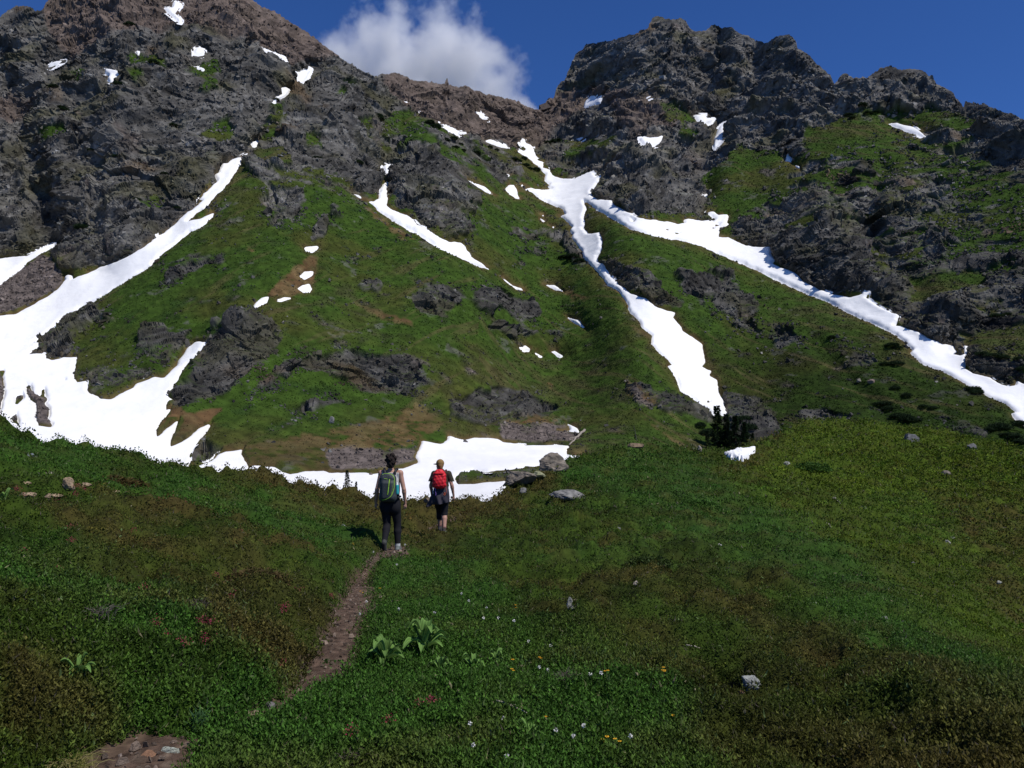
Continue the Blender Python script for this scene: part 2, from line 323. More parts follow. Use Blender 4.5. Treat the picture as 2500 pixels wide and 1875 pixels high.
BROW = [(-320, 350), (-150, 385), (0, 417), (46, 440), (93, 449), (139, 458), (185, 467), (217, 472), (278, 477), (324, 488), (370, 498), (403, 500), (444, 502), (491, 502),
 (509, 488), (530, 478), (546, 470), (579, 457), (616, 447), (648, 446), (680, 447), (705, 450), (715, 452), (735, 450), (750, 445.5), (773, 436), (798, 425), (808, 421.5), (833, 419), (880, 423), (903, 427), (949, 431), (1024, 451), (1150, 480), (1340, 520)]
def curve1(pts, u):
    p = np.array(sorted(pts)); return np.interp(u, p[:, 0], p[:, 1])

# rockiness: (value, outline), painted in order
ROCK = [
 (1.0, 'L', '-900,-400 1150,-300 1330,330 1280,420 1270,650 1180,640 1120,570 1000,560 930,480 860,470 800,520 680,640 600,740 430,850 210,900 170,810 0,850 -900,900'),
 (.50, 'R', '0,460 100,300 250,100 480,0 950,60 1500,200 2700,500 2700,1300 1700,1290 1500,1180 1200,1000 900,880 700,760 500,720 250,650 120,560'),
 (1.0, 'R', '60,460 120,300 250,100 480,0 950,60 1130,330 1080,420 980,430 900,530 760,480 740,560 660,560 640,700 420,710 260,640 300,560 120,570'),
 (1.0, 'R', '1060,330 1080,200 1240,180 1500,320 1510,390 1380,370 1130,350'),
 (.85, 'R', '1500,320 2700,400 2700,700 1700,560 1600,540 1480,480 1560,420'),
 (1.0, 'L', '1200,200 1760,300 1760,500 1600,470 1480,430 1400,380 1330,360'),
 (.62, 'L', '1270,500 1300,400 1400,400 1600,470 1720,520 1720,620 1600,640 1480,560 1370,500 1290,600'),
 (.9, 'L', '1290,600 1300,520 1370,480 1480,520 1590,680 1580,760 1540,800 1400,740 1300,690'),
 (.45, 'L', '930,340 960,400 900,480 860,470 900,400'),
 (.6, 'L', '820,530 1000,540 1130,580 1180,640 1100,640 1040,600 900,590 850,590'),
 (.85, 'L', '850,640 900,610 1010,620 1010,720 980,750 900,740 870,690'),
 (.8, 'L', '1040,730 1100,690 1150,720 1080,760 1040,790'),
 (.9, 'L', '700,670 760,675 765,700 705,725'),
 (.72, 'L', '530,930 600,870 740,850 740,880 620,925 540,975'),
 (.6, 'L', '1200,930 1300,920 1300,965 1210,960'), (.5, 'L', '1130,840 1220,835 1200,865 1140,865'),
 (.68, 'L', '1360,985 1440,950 1520,945 1530,1000 1480,1035 1400,1030'),
 (.85, 'L', '1575,960 1640,955 1740,1010 1760,1050 1700,1040 1600,1020'),
 (1.0, 'L', '90,1160 200,1050 330,1010 380,1060 250,1130 240,1190 150,1195'),
 (.66, 'L', '460,1110 540,1080 560,1130 470,1150'),
 (.58, 'L', '250,1240 400,1180 560,1130 640,1080 590,1200 500,1250 330,1310 280,1270'),
 (1.0, 'L', '550,1310 640,1190 720,1080 830,1020 930,1080 920,1180 800,1270 720,1330 590,1350'),
 (1.0, 'L', '900,1240 950,1180 1060,1160 1120,1150 1250,1170 1400,1190 1410,1260 1340,1300 1200,1290 1100,1240 1000,1230 950,1270'),
 (.68, 'L', '940,1370 1010,1330 1160,1310 1180,1340 1090,1370 1000,1410'),
 (.6, 'L', '800,1270 900,1240 950,1330 820,1340'),
 (1.0, 'L', '620,1480 680,1455 740,1480 700,1530 620,1550'),
 (1.0, 'L', '1500,1330 1600,1285 1720,1320 1720,1390 1580,1405 1500,1375'),
 (.8, 'R', '0,1300 60,1290 140,1340 100,1370 0,1390'),
 (.6, 'R', '-60,1080 20,1080 160,1100 110,1115 0,1110'),
 (.85, 'R', '130,760 200,770 270,870 200,870 140,800'),
 (.5, 'R', '0,740 110,760 140,870 0,870'),
 (.8, 'R', '-20,1000 60,1000 80,1030 20,1030'),
 (.88, 'R', '290,860 400,880 560,1010 480,1015 380,960 320,920'),
 (.75, 'R', '560,910 640,920 640,1010 560,980'), (.8, 'R', '640,930 720,910 830,1030 820,1100 740,1100 660,1010'),
 (1.0, 'R', '860,1075 940,1080 955,1145 890,1155'), (.7, 'R', '810,1110 840,1110 830,1140'),
 (.7, 'R', '1060,1120 1200,1150 1210,1210 1120,1220'), (.5, 'R', '370,1250 480,1290 650,1330 670,1380 560,1380 400,1330'),
 (.9, 'R', '700,1300 780,1320 880,1380 890,1440 760,1470 710,1390'), (.9, 'R', '930,1390 960,1372 1060,1360 1120,1385 1010,1410'),
 (.6, 'R', '1510,1420 1590,1430 1560,1450'), (.6, 'R', '20,1470 200,1462 330,1478 240,1500 120,1490'),
 (1.0, 'R', '720,740 900,690 960,640 1050,700 1190,800 1190,970 1000,960 870,860 760,800'),
 (1.0, 'R', '1200,960 1290,970 1320,1030 1220,1025'), (1.0, 'R', '1290,1040 1350,1000 1460,1005 1560,1040 1540,1115 1430,1145 1310,1095'),
 (.9, 'R', '1500,1190 1570,1180 1690,1260 1640,1285 1500,1225'), (.56, 'R', '1050,600 1600,620 1700,760 1500,900 1200,900 1180,760'),
 (.5, 'R', '950,520 1300,520 1250,640 950,600'), (.85, 'R', '1580,930 1680,910 1670,980 1610,970'),
 (.08, 'R', '980,430 1180,370 1290,480 1000,500'), (.08, 'R', '640,590 760,490 900,520 960,560 800,680 730,740 660,650'),
 (.2, 'R', '150,460 340,450 320,500 180,515'), (.1, 'R', '1330,930 1520,890 1570,960 1450,1000 1320,1010'),
 (.25, 'R', '1500,1110 1800,1070 1800,1180 1560,1180'), (.2, 'R', '1350,380 1480,380 1520,440 1400,420'), (.2, 'R', '890,770 960,700 1060,690 1000,770'),
 (1.0, 'E', '735,1385 900,1365 1100,1375 1200,1355 1250,1400 1060,1440 850,1415 760,1465'),
 (.5, 'L', '400,190 520,160 570,230 430,270'), (.5, 'L', '600,200 720,180 760,300 650,320'), (.55, 'L', '120,420 260,370 230,480 130,500'), (.5, 'L', '620,430 780,390 800,470 700,530'), (.45, 'L', '900,330 960,350 900,460 840,440'), (.5, 'L', '1130,240 1200,260 1190,340 1110,320'), (.5, 'L', '210,250 330,200 340,240 240,290'), (.55, 'L', '430,640 560,600 540,690 440,710'), (.5, 'L', '1000,440 1060,430 1080,480 1020,490'),
 (.45, 'R', '480,330 620,360 600,450 500,430'), (.45, 'R', '1200,500 1320,520 1260,620'), (.4, 'R', '1500,650 1700,640 1700,760 1560,720'),
 (.3, 'L', '1180,380 1240,390 1230,470 1180,430'), (.3, 'L', '1340,440 1480,450 1640,560 1700,640 1580,640 1450,500'),
 (.35, 'R', '0,560 100,600 180,700 60,680')]
RED = [(1, 'L', '1240,200 1760,300 1760,480 1500,440 1400,400 1330,340'), (1, 'R', '0,300 80,360 150,300 280,290 250,370 150,430 90,470 0,490'),
 (1, 'L', '130,-300 1160,-300 1120,185 1050,205 950,190 840,130 640,60 500,80 340,130 220,180 140,60'), (.6, 'R', '280,290 600,320 620,390 430,450 380,440'),
 (.5, 'L', '370,400 490,420 480,500 390,490'), (.4, 'L', '-300,300 120,320 60,400 -300,400'), (.35, 'R', '600,330 660,420 640,640 560,560')]
SCREE = [(1, 'L', '-900,960 0,940 130,845 170,860 215,920 210,955 100,1015 0,1050 -900,1200'), (.95, 'L', '1080,1500 1380,1490 1420,1540 1100,1570'),
 (.95, 'R', '-40,1405 100,1405 200,1420 225,1460 190,1478 -40,1475'), (.8, 'L', '1180,660 1280,740 1400,800 1240,720'), (.9, 'L', '-40,1230 30,1230 240,1400 240,1500 -40,1500'),
 (.7, 'R', '380,1255 500,1340 420,1345'), (.5, 'L', '1270,1160 1420,1190 1440,1240 1380,1200')]
SOIL = [(1, 'L', '510,1440 590,1335 620,1380 560,1400'), (1, 'L', '570,1470 620,1380 760,1345 700,1400'), (.62, 'L', '790,1480 1150,1420 1250,1380 1380,1330 1500,1400 1400,1470 1250,1540 980,1570 830,1550'),
 (.8, 'L', '840,1010 900,950 1030,840 1060,850 1050,930 1000,975 900,990'), (.75, 'L', '1180,1010 1370,1060 1375,1095 1270,1070'),
 (.7, 'L', '1180,655 1290,730 1420,800 1330,790 1230,720'), (.8, 'R', '350,1060 470,1105 455,1135'), (.85, 'R', '95,1250 155,1280 130,1287'), (.8, 'R', '370,1250 470,1300 520,1350 440,1340 380,1300'),
 (.8, 'R', '250,1350 320,1385 290,1387'), (.7, 'L', '820,820 850,822 845,850 825,850'), (.7, 'R', '-100,1390 80,1370 200,1410 0,1420 -100,1420'), (.6, 'R', '320,1420 370,1430 350,1440'),
 (.75, 'R', '100,930 300,1000 200,1000'), (.6, 'R', '380,1345 410,1345 600,1480 560,1490')]
GULLY = [(.05, 10, 'R', '680,120 690,200 650,280'), (.04, 8, 'R', '820,140 800,260'), (.05, 12, 'R', '700,400 650,480 640,640'), (.06, 16, 'R', '1100,640 1220,840 1330,960 1360,1000'),
 (.05, 12, 'R', '1230,560 1180,760'), (.04, 14, 'L', '860,460 1040,225'), (.05, 12, 'L', '1280,520 1330,420'), (.03, 9, 'R', '1000,1130 1100,1240 1250,1380'), (.04, 12, 'L', '700,1050 640,1130 580,1200'),
 (.05, 12, 'R', '1450,1140 1600,1060 1700,1000'), (.04, 20, 'L', '340,900 300,600 240,300'), (.04, 16, 'L', '180,800 90,500 60,300'), (.03, 16, 'L', '560,760 500,520 560,250')]
CREST = [(.07, 60, 'L', '1110,180 1100,400 1000,600 930,850 860,1030 780,1150'), (.05, 40, 'L', '1420,480 1590,700 1660,950 1720,1250'), (.07, 45, 'R', '250,700 480,860 760,1050 1000,1230 1150,1330'),
 (.07, 26, 'R', '400,460 410,580 430,680'), (.05, 26, 'R', '930,120 880,300 900,420'), (.05, 22, 'R', '740,440 720,560'), (.05, 30, 'R', '1040,720 1130,860'), (.05, 30, 'R', '1250,930 1260,1000'), (.05, 26, 'R', '1400,1010 1420,1100'),
 (.05, 36, 'L', '1000,1180 1250,1210 1380,1230'), (.05, 40, 'L', '820,1040 700,1200 600,1320'), (.03, 26, 'L', '1600,1300 1640,1370'), (.05, 40, 'L', '700,60 560,250 420,420 400,700'), (.04, 30, 'L', '120,60 160,400 260,700')]
def paint(lst, base=0., soft=5):
    G = np.full(GU.shape, base)
    for v, fr, s in lst:
        k = sstep(-soft, soft, sdf_grid(P(fr, s))); G = G*(1-k) + v*k
    return G

# ================================================================== MOUNTAIN TERRAIN
us = np.r_[np.arange(-300, 0, 4.), np.arange(0, 1024, .8), np.arange(1024, 1321, 4.)]
NR = 720
ridge_v = curve1(RIDGE, us) + 1.1*noise(us*.33, us*0, 5) + .7*noise(us*.9, us*0, 6)
base_v = curve1(BROW, us) + 35
tt = np.linspace(0, 1, NR)[:, None]
_k = np.exp(-.5*(np.arange(-200, 201)/70.)**2); _k /= _k.sum()
def usmooth(f):                                    # smooth in u, whatever the column spacing
    g = np.arange(-900, 1900.); y = np.convolve(np.interp(g, us, f), _k, 'same'); return np.interp(us, g, y)
ridge_s = usmooth(ridge_v); base_s = usmooth(base_v)
VV = base_s[None]*(1-tt) + ridge_s[None]*tt + (ridge_v-ridge_s)[None]*np.clip((tt-.86)/.14, 0, 1)**1.5 + (base_v-base_s)[None]*np.clip((.1-tt)/.1, 0, 1)
VV = np.minimum(VV, 556); UU = np.broadcast_to(us[None], VV.shape).copy()
SL = [(0,440,10),(100,440,12),(200,440,11),(300,470,5),(400,480,3.5),(500,460,3.5),(580,445,6),(650,440,20),(740,445,14),(850,430,20),(1024,450,20),(-300,440,12),(1300,450,22),
 (0,400,14),(100,400,18),(200,400,27),(300,400,34),(450,400,33),(600,400,32),(740,400,28),(850,400,30),(1024,410,30),
 (0,330,22),(80,330,26),(200,330,33),(350,330,34),(500,330,34),(650,330,33),(750,330,33),(900,330,33),(1024,330,35),(-300,330,28),(1300,330,35),
 (0,260,38),(100,250,40),(200,250,35),(350,230,35),(500,230,35),(600,230,33),(700,250,34),(850,250,40),(1024,250,38),
 (0,150,50),(150,150,50),(300,150,42),(420,150,38),(520,140,38),(600,170,34),(700,150,42),(850,150,40),(1000,150,38),(-300,150,50),(1300,170,42),
 (0,30,48),(150,0,48),(250,50,48),(340,70,46),(450,90,44),(530,110,42),(600,60,55),(700,60,56),(800,80,52),(900,90,46),(1024,120,44),(600,520,4),(400,540,4),(200,500,6),(900,500,16)]
cx = np.arange(U0, U1+8, 8.); cy = np.arange(V0, V1+8, 8.); CX, CY = np.meshgrid(cx, cy)
dx, dy, T = ray(UU, VV)
# range from the eye: the slope angles are summed upward from the valley floor
gv = np.arange(560, V0-1, -4.); GX2, GY2 = np.meshgrid(cx, gv)
S2 = np.clip(tps([(a/100, b/100, c) for a, b, c in SL], GX2/100, GY2/100, 1e-2), 3, 60)
T2 = ray(GX2, GY2)[2]
r0 = curve1([(-320,50),(0,48),(150,42),(300,38),(450,36),(550,40),(620,46),(680,54),(740,62),(830,70),(1024,80),(1340,90)], cx)
den = np.maximum(np.tan(np.radians(S2[:-1])) - T2[:-1], .085)
LG = np.log(r0)[None] + np.vstack([np.zeros(len(cx)), np.cumsum(np.diff(T2, axis=0)/den, 0)])
def gblur(A, n, ax):
    A = np.moveaxis(A, ax, 0).copy()
    for _ in range(n):
        Q = np.concatenate([2*A[:1]-A[1:2], A, 2*A[-1:]-A[-2:-1]]); A = (Q[:-2]+2*Q[1:-1]+Q[2:])/4
    return np.moveaxis(A, 0, ax)
LG = gblur(gblur(LG, 40, 1), 12, 0)
want = np.log(curve1([(-320,125),(0,120),(150,122),(300,130),(450,142),(560,150),(700,160),(850,165),(1024,165),(1340,165)], cx))
LG += gblur(want - LG[30], 20, 0)[None]
xi = (UU-U0)/8; yi = (560-VV)/4; ii = np.clip(yi.astype(int), 0, LG.shape[0]-2); jj = np.clip(xi.astype(int), 0, LG.shape[1]-2)
fy = yi-ii; fx = xi-jj
def cub(A, i, j, x, y):                            # smooth cubic (B-spline) lookup
    w3 = lambda t: ((1-t)**3/6, (3*t**3-6*t**2+4)/6, (-3*t**3+3*t**2+3*t+1)/6, t**3/6)
    wx_, wy_ = w3(x), w3(y); o = 0
    for a in range(4):
        for b in range(4):
            o = o + wy_[a]*wx_[b]*A[np.clip(i+a-1, 0, A.shape[0]-1), np.clip(j+b-1, 0, A.shape[1]-1)]
    return o
LR = cub(LG, ii, jj, fx, fy)
0 and print('range at ridge', np.exp(LR[-1])[::100].round(), 'base', np.exp(LR[0])[::100].round())
# relief: gullies and crests, along the view only so outlines keep their place
snow_all = np.full(GU.shape, -24.); 
for lab, grp, pts, holes in SNOW:
    s_ = sdf_grid(pts)
    for h_ in holes: s_ = np.minimum(s_, -sdf_grid(h_))
    SNOW[[x[0] for x in SNOW].index(lab)] = (lab, grp, pts, s_); snow_all = np.maximum(snow_all, s_)
rel = np.zeros(GU.shape)
for a, wd, fr, s_ in GULLY: rel -= .5*a*np.exp(-(line_d(P(fr, s_), GU, GV)/wd)**2)
for a, wd, fr, s_ in CREST: rel += .36*a*np.exp(-(line_d(P(fr, s_), GU, GV)/wd)**2)
rel -= .02*sstep(-16, 6, snow_all)
rockG = paint([(min(v_, .86) if fr_ != 'L' or k_ > 0 else v_, fr_, s_) if (v_ > .86 and k_ not in (0, 2, 3, 5)) else (v_, fr_, s_) for k_, (v_, fr_, s_) in enumerate(ROCK)], .10, 12)
redG = paint(RED, 0, 8); screeG = paint(SCREE, 0, 5); soilG = paint(SOIL, 0, 6)
rel = gblur(gblur(rel, 12, 1), 12, 0); relief = samp(rel, UU, VV)
LR -= relief
r = np.exp(LR)
Pf = np.stack([dx*r, dy*r, T*r+EYE], -1)
def normals(Pg):
    a = np.gradient(Pg, axis=1); b = np.gradient(Pg, axis=0)
    n = np.cross(a, b); n /= np.linalg.norm(n, axis=-1)[..., None]+1e-12
    return n * np.where((n*Pg).sum(-1) > 0, -1, 1)[..., None]     # toward the viewer's side
Nf = normals(Pf); Nf[..., 2] = np.maximum(Nf[..., 2], .15); Nf /= np.linalg.norm(Nf, axis=-1)[..., None]
X = Pf[..., 0]; Y = Pf[..., 1]; Z = Pf[..., 2]
Sx = X*.96 + Y*.12; Sy = Z*1.05 + Y*.45
# domain warp
wx = fbm(Sx/26, Sy/26, 40, 3)*5; wy = fbm(Sx/26+50, Sy/26, 44, 3)*5
A_ = Sx+wx; B_ = Sy+wy
sn = samp(snow_all, UU, VV)
jit = 1.6*fbm(Sx/3.5, Sy/3.5, 70, 3)
RK = samp(rockG, UU, VV)
rn = fbm(A_/34, B_/34, 80, 4)*.42 + fbm(Sx/8, Sy/8, 85, 4)*.55
rockm = sstep(.44, .58, RK + rn*(.34+1.6*np.clip(RK*(1-RK), 0, .25)))
away = sstep(.5, -4, sn)                          # no crags under snow
near_r = np.clip(r/140, .25, 1)
ca, sa = math.cos(.6), math.sin(.6)
SA = A_*ca + B_*sa; SB = (-A_*sa + B_*ca)*1.35     # dipping strata
def ridgy(x, y, sd, o=4):
    t_ = 0; am = 1.; tot = 0; wgt = 1.
    for k in range(o):
        n_ = (1-np.abs(noise(x*2**k+5.1*k, y*2**k+7.7*k, sd+k))*1.5)**2; t_ = t_ + n_*am*wgt; wgt = np.clip(n_*1.3, 0, 1); tot += am; am *= .52
    return t_/tot
disp = 6.2*(ridgy(SA/38, SB/46, 100, 4)-.45)*np.clip(r/300, .2, 1)
disp += 2.0*(ridgy((Sx*.8-Sy*.5)/17, (Sx*.5+Sy*.8)/13, 108, 3)-.45)*np.clip(r/180, .15, 1)
vmask = sstep(540, 590, UU)*sstep(215, 150, VV)
disp += vmask*4.5*(ridgy(Sx/20+.3*Sy/20, Sy/85, 112, 3)-.4)
for sc_, amp, sd in ((26, 1.5, 105), (13, 1.1, 110), (7, .95, 120), (3.6, .62, 130), (1.8, .26, 140)):
    fade = sstep(.5, 1.6, sc_/np.maximum(r*.8/F_PX*2.2, .01))*np.clip(r/(sc_*9), .15, 1)
    disp += amp*fade*facets(SA/sc_, SB/sc_, sd)
soft = .9*fbm(Sx/30, Sy/45, 160, 4)*near_r + .22*fbm(Sx/3.2, Sy/3.2, 170, 3)*near_r
edge = sstep(0, .035, 1-tt)*.75+.25
rm2 = rockm*(.6+.4*sstep(.35, .8, RK))
D = (disp*rm2*edge*.95*away + rockm*.3*away*near_r + soft*(1-rockm))
SCm = samp(screeG, UU, VV)*away; D = D*(1-.85*SCm) + SCm*(.25*facets(Sx/1.5, Sy/1.5, 190)*near_r)
D += -.6*sstep(-3, 1, sn)*near_r
Pd = Pf + Nf*D[..., None]
# ---- colours of the ground itself
n1 = fbm(Sx/22, Sy/22, 200, 4); n2 = fbm(Sx/5, Sy/5, 210, 3); n3 = fbm(Sx/1.6, Sy/1.6, 220, 2); n4 = fbm(Sx/70, Sy/70, 230, 3)
def c3(*a): return np.array(a)[None, None]
def mix(c, d, m): return c*(1-m[..., None]) + d*m[..., None]
grass = c3(.035, .067, .009) + 0*Pd
grass = mix(grass, c3(.050, .060, .012), sstep(-.1, .7, n1))
grass = mix(grass, c3(.022, .048, .010), sstep(.1, .6, n2)*.6)
grass = mix(grass, c3(.070, .060, .026), sstep(.3, .9, n4+.5*n2)*.5)
grass = mix(grass, c3(.10, .10, .085), sstep(.55, .8, fbm(Sx/9, Sy/9, 240, 4)+.35*n3)*.55)
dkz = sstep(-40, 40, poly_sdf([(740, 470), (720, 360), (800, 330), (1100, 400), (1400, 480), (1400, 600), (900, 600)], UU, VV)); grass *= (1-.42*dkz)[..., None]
strk = fbm((Sx+.55*Sy)/2.6, Sy/22, 285, 3); strk2 = fbm((Sx-.6*Sy)/3.2, Sy/26, 288, 3)
grass = mix(grass, c3(.085, .070, .030), sstep(.35, .8, np.where(UU < 480, strk2, strk)+.3*n4)*.55)
grain = _h(np.floor(Sx/.9), np.floor(Sy/.9), 281)-.5
grass *= (1+.25*n3+.22*grain)[..., None]
rt = facets(SA/3.4, SB/3.4, 250); rt2 = facets(SA/14, SB/14, 260)
rock = c3(.104, .099, .090)*(1+.6*rt+.4*rt2+.35*n1)[..., None]
rock = mix(rock, c3(.045, .045, .045), sstep(.25, .7, n2+.3*rt)*.75)
rock = mix(rock, c3(.23, .225, .21), sstep(.42, .8, n3*.6+rt*.5+.3*n1)*.8)
rock = mix(rock, c3(.078, .074, .034), sstep(.0, .7, fbm(Sx/16, Sy/16, 270, 4))*.6)
rock = mix(rock, c3(.16, .105, .055), sstep(.5, .9, fbm(Sx/24, Sy/24, 275, 4))*.6)
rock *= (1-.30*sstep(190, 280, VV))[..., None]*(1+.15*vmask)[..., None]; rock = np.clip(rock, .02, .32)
red = c3(.128, .097, .080)*(1+.35*n2+.35*rt+.2*n3)[..., None]
rm = sstep(.25, .75, samp(redG, UU, VV)*1.15+.5*n1-.1*rt2)
rock = mix(rock, np.clip(red, .03, .3), rm*.85)
rm_ground = sstep(.5, .8, samp(redG, UU, VV))
grass = mix(grass, c3(.10, .082, .06)*(1+.3*n2)[..., None], rm_ground*.8)
scree = c3(.125, .103, .092)*(1+.25*n3+.2*n2+.35*facets(Sx/1.2, Sy/1.2, 280))[..., None]
soil = mix(c3(.105, .062, .028) + 0*Pd, c3(.135, .095, .042), sstep(-.3, .5, n2))*(1+.25*n3)[..., None]
soil = mix(soil, c3(.05, .05, .018), sstep(.0, .7, n1+n3*.4)*.6)
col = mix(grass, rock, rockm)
sm = np.clip(samp(soilG, UU, VV)*1.0, 0, 1); sm = sstep(.35, .65, sm+.3*n2+.2*n3)*np.clip(sm*1.4, 0, 1)
halo = np.exp(-np.maximum(-sn-.3, 0)/(2.0+2.6*np.clip(n1+.3, 0, 1)))*sstep(-.5, .3, n2+.25)*(sn > -14)
halo *= sstep(120, 260, VV+80)*.95
col = mix(col, soil, np.clip(np.maximum(sm, halo*1.0)*(1-.4*rockm), 0, 1))
col = mix(col, scree, sstep(.3, .7, SCm+.45*n2+.25*n1))
# green ledges: flat tops inside the crags carry turf
Nd = normals(Pd); up = Nd[..., 2]
turf = sstep(.72, .92, up+.25*n1)*np.clip(sstep(1.05, .7, RK) + .35*sstep(0, .5, n1), 0, 1)*rockm*sstep(140, 260, VV+60)
col = mix(col, grass*.9, turf*.8)
col = np.clip(col, .004, .4)
# rows behind the skyline and skirt below
back = []; bc = []
last = Pd[-1]; hd = last[:, :2]/np.linalg.norm(last[:, :2], axis=1)[:, None]
for k in range(1, 9):
    q = last.copy(); q[:, :2] += hd*(k**1.6)*4; q[:, 2] -= (k**1.9)*2.2 + .8*noise(us*.3+k, us*0+k, 9); back.append(q); bc.append(col[-1])
allP = np.concatenate([Pd, np.stack(back)]); allC = np.concatenate([col, np.stack(bc)])
hills = mesh_np('mountain', allP.reshape(-1, 3), grid_faces(*allP.shape[:2]), M_terrain, allC.reshape(-1, 3), smooth=False)
tag(hills, 'rocky mountain with green slopes, brown scree and grey cliffs rising behind the meadow', None, None, 'structure')
from_far = {}
def far_point(u, v):
    j = int(np.argmin(np.abs(us-u))); i = int(np.argmin(np.abs(VV[:, j]-v)))
    return Pd[i, j], r[i, j], Nf[i, j]
# ---- turf tussocks and broken stones on the slopes
def on_slope(n, vmax_pad=0):
    i = rng.integers(8, NR-6, n); j = rng.integers(0, len(us), n); ok = (VV[i, j] < 505) & (UU[i, j] > -60) & (UU[i, j] < 1090)
    return i[ok], j[ok]
i_, j_ = on_slope(900000); gm_ = (1-rockm[i_, j_])*(1-np.clip(SCm[i_, j_], 0, 1))*(sn[i_, j_] < -1.2)*(1-.7*sm[i_, j_])
kp = rng.random(len(i_)) < gm_*(.26+.3*n2[i_, j_]); i_, j_ = i_[kp], j_[kp]; n_ = len(i_)
pxs = r[i_, j_]/F_PX; Lc = np.clip(pxs*rng.uniform(1.0, 2.6, n_), .2, 1.3)
dd = Nf[i_, j_]*.3 + np.array([0, 0, .9]) + rng.normal(size=(n_, 3))*.45
Vq, Fq_ = leaves(Pd[i_, j_] - Nf[i_, j_]*.05, dd, rng.normal(size=(n_, 3))*.35+Nf[i_, j_], Lc*.55, Lc*.42)
cq = col[i_, j_]*(.95+.6*rng.random(n_))[:, None]
tag(mesh_np('turf', Vq, Fq_, M_leaf, np.repeat(cq, 4, 0), smooth=False), 'short green turf and tussocks over the mountain slopes', None, None, 'stuff')
i_, j_ = on_slope(420000); RR = RK[i_, j_] + .5*n2[i_, j_]
kp = (rng.random(len(i_)) < np.clip((RR-.3)*.6, .004, .30)*np.where(RR > .9, .30, 1) + .25*SCm[i_, j_]) & (sn[i_, j_] < -.6); i_, j_ = i_[kp], j_[kp]; n_ = len(i_)
sz = r[i_, j_]/F_PX*np.exp(rng.normal(.15, .42, n_)); base = Pd[i_, j_]
q_ = rng.normal(size=(n_, 3, 3)); q_[:, 0] /= np.linalg.norm(q_[:, 0], axis=1)[:, None]
q_[:, 1] -= (q_[:, 1]*q_[:, 0]).sum(1)[:, None]*q_[:, 0]; q_[:, 1] /= np.linalg.norm(q_[:, 1], axis=1)[:, None]; q_[:, 2] = np.cross(q_[:, 0], q_[:, 1])
cube = np.array([[x, y, z] for z in (-1, 1) for x, y in ((-1, -1), (1, -1), (1, 1), (-1, 1))])[None]*rng.uniform(.35, 1., (n_, 8, 3))*np.array([1, .75, .5])
Vq = base[:, None] + np.einsum('nki,nij->nkj', cube, q_)*sz[:, None, None]
fc = np.array([[0, 3, 2, 1], [4, 5, 6, 7], [0, 1, 5, 4], [1, 2, 6, 5], [2, 3, 7, 6], [3, 0, 4, 7]])
Fq_ = (np.arange(n_)[:, None, None]*8 + fc[None]).reshape(-1, 4)
cq = (rock*(1-SCm[..., None]) + scree*SCm[..., None])[i_, j_]*(.7+1.0*rng.random(n_)**2)[:, None]
tag(mesh_np('broken_stones', Vq.reshape(-1, 3), Fq_, M_terrain, np.repeat(np.clip(cq, .02, .3), 8, 0), smooth=False), 'loose broken stones strewn over crags and scree', None, None, 'stuff')
# ---- snow lies on it as separate bodies
for lab, grp, pts, s_ in SNOW:
    p = np.array(pts); m = samp(s_, UU, VV) + jit*(.55 if len(pts) > 20 else .28)
    sel = m > -1.6
    q = sel[:-1, :-1] | sel[1:, :-1] | sel[:-1, 1:] | sel[1:, 1:]
    if q.sum() < 3: print('no snow', lab); continue
    hgt = np.clip(m, -2, 5)
    th = np.clip(r/260, .25, 1.1)
    off = np.where(hgt < 0, hgt*.35, 1-np.exp(-hgt*1.2))*th
    Ps = Pf + Nf*((off + soft*.35 - .6*near_r*sstep(-3, 1, sn) + (.15)*rockm*away*near_r*(hgt < 0))[..., None])
    Ps += Nf*((.22*fbm(Sx/14, Sy/14, 300, 3)*th*sstep(0, 5, m))[..., None])
    ids = np.arange(NR*len(us)).reshape(NR, len(us))
    quads = np.stack([ids[:-1, :-1][q], ids[:-1, 1:][q], ids[1:, 1:][q], ids[1:, :-1][q]], -1)
    uq, inv = np.unique(quads, return_inverse=True)
    o = mesh_np('snow_patch', Ps.reshape(-1, 3)[uq], inv.reshape(-1, 4), M_snow, None, smooth=True)
    tag(o, lab, 'snow patch', 'snow patches on the mountain')

# ================================================================== MEADOW IN FRONT
GC = [(0,768,4.3),(250,768,4.3),(512,768,4.4),(800,768,4.6),(1024,768,4.7),(-300,768,4.1),(1320,768,4.8),
 (0,700,4.9),(250,700,5.2),(512,700,5.5),(800,700,5.8),(1024,700,6.2),(0,620,6.5),(250,620,7.2),(512,620,8.1),(750,620,8.9),(900,620,10.5),
 (0,560,9),(200,560,10.5),(380,560,12.8),(512,560,13.2),(700,560,14.5),(800,560,17),(392,546,16.1),(440,538,19.6),(350,538,16.5),
 (0,520,11.5),(100,520,13.5),(200,520,15.5),(300,520,18),(380,520,21.5),(440,520,24),(600,520,23),(720,520,25),
 (0,480,14.5),(100,480,18.5),(200,480,21),(278,478,24),(324,489,26),(380,499,28),(450,503,30),(491,502,32),(530,479,35),(600,480,34),(700,480,36),
 (0,417,22),(93,449,22),(546,469,37),(579,457,42),(616,448,47),(680,448,53),(715,452,58),(750,446,64),(787,431,72),(833,420,78),(903,428,74),(1024,452,62),
 (760,494,33),(820,528,25),(880,564,18.5),(940,604,13.5),(1024,660,8.6),(1200,700,7),
 (760,466,50),(820,497,45),(880,530,34),(940,570,27),(1024,626,19),(1200,660,16),
 (800,450,60),(850,460,58),(900,480,53),(950,510,43),(1024,560,33),(1024,500,50),(1200,560,42),
 (-300,380,24),(-300,560,9),(-300,480,14),(1320,520,56),(1320,600,30),(1320,690,10)]
def qv(v): return np.log(np.maximum(v-335., 6.))
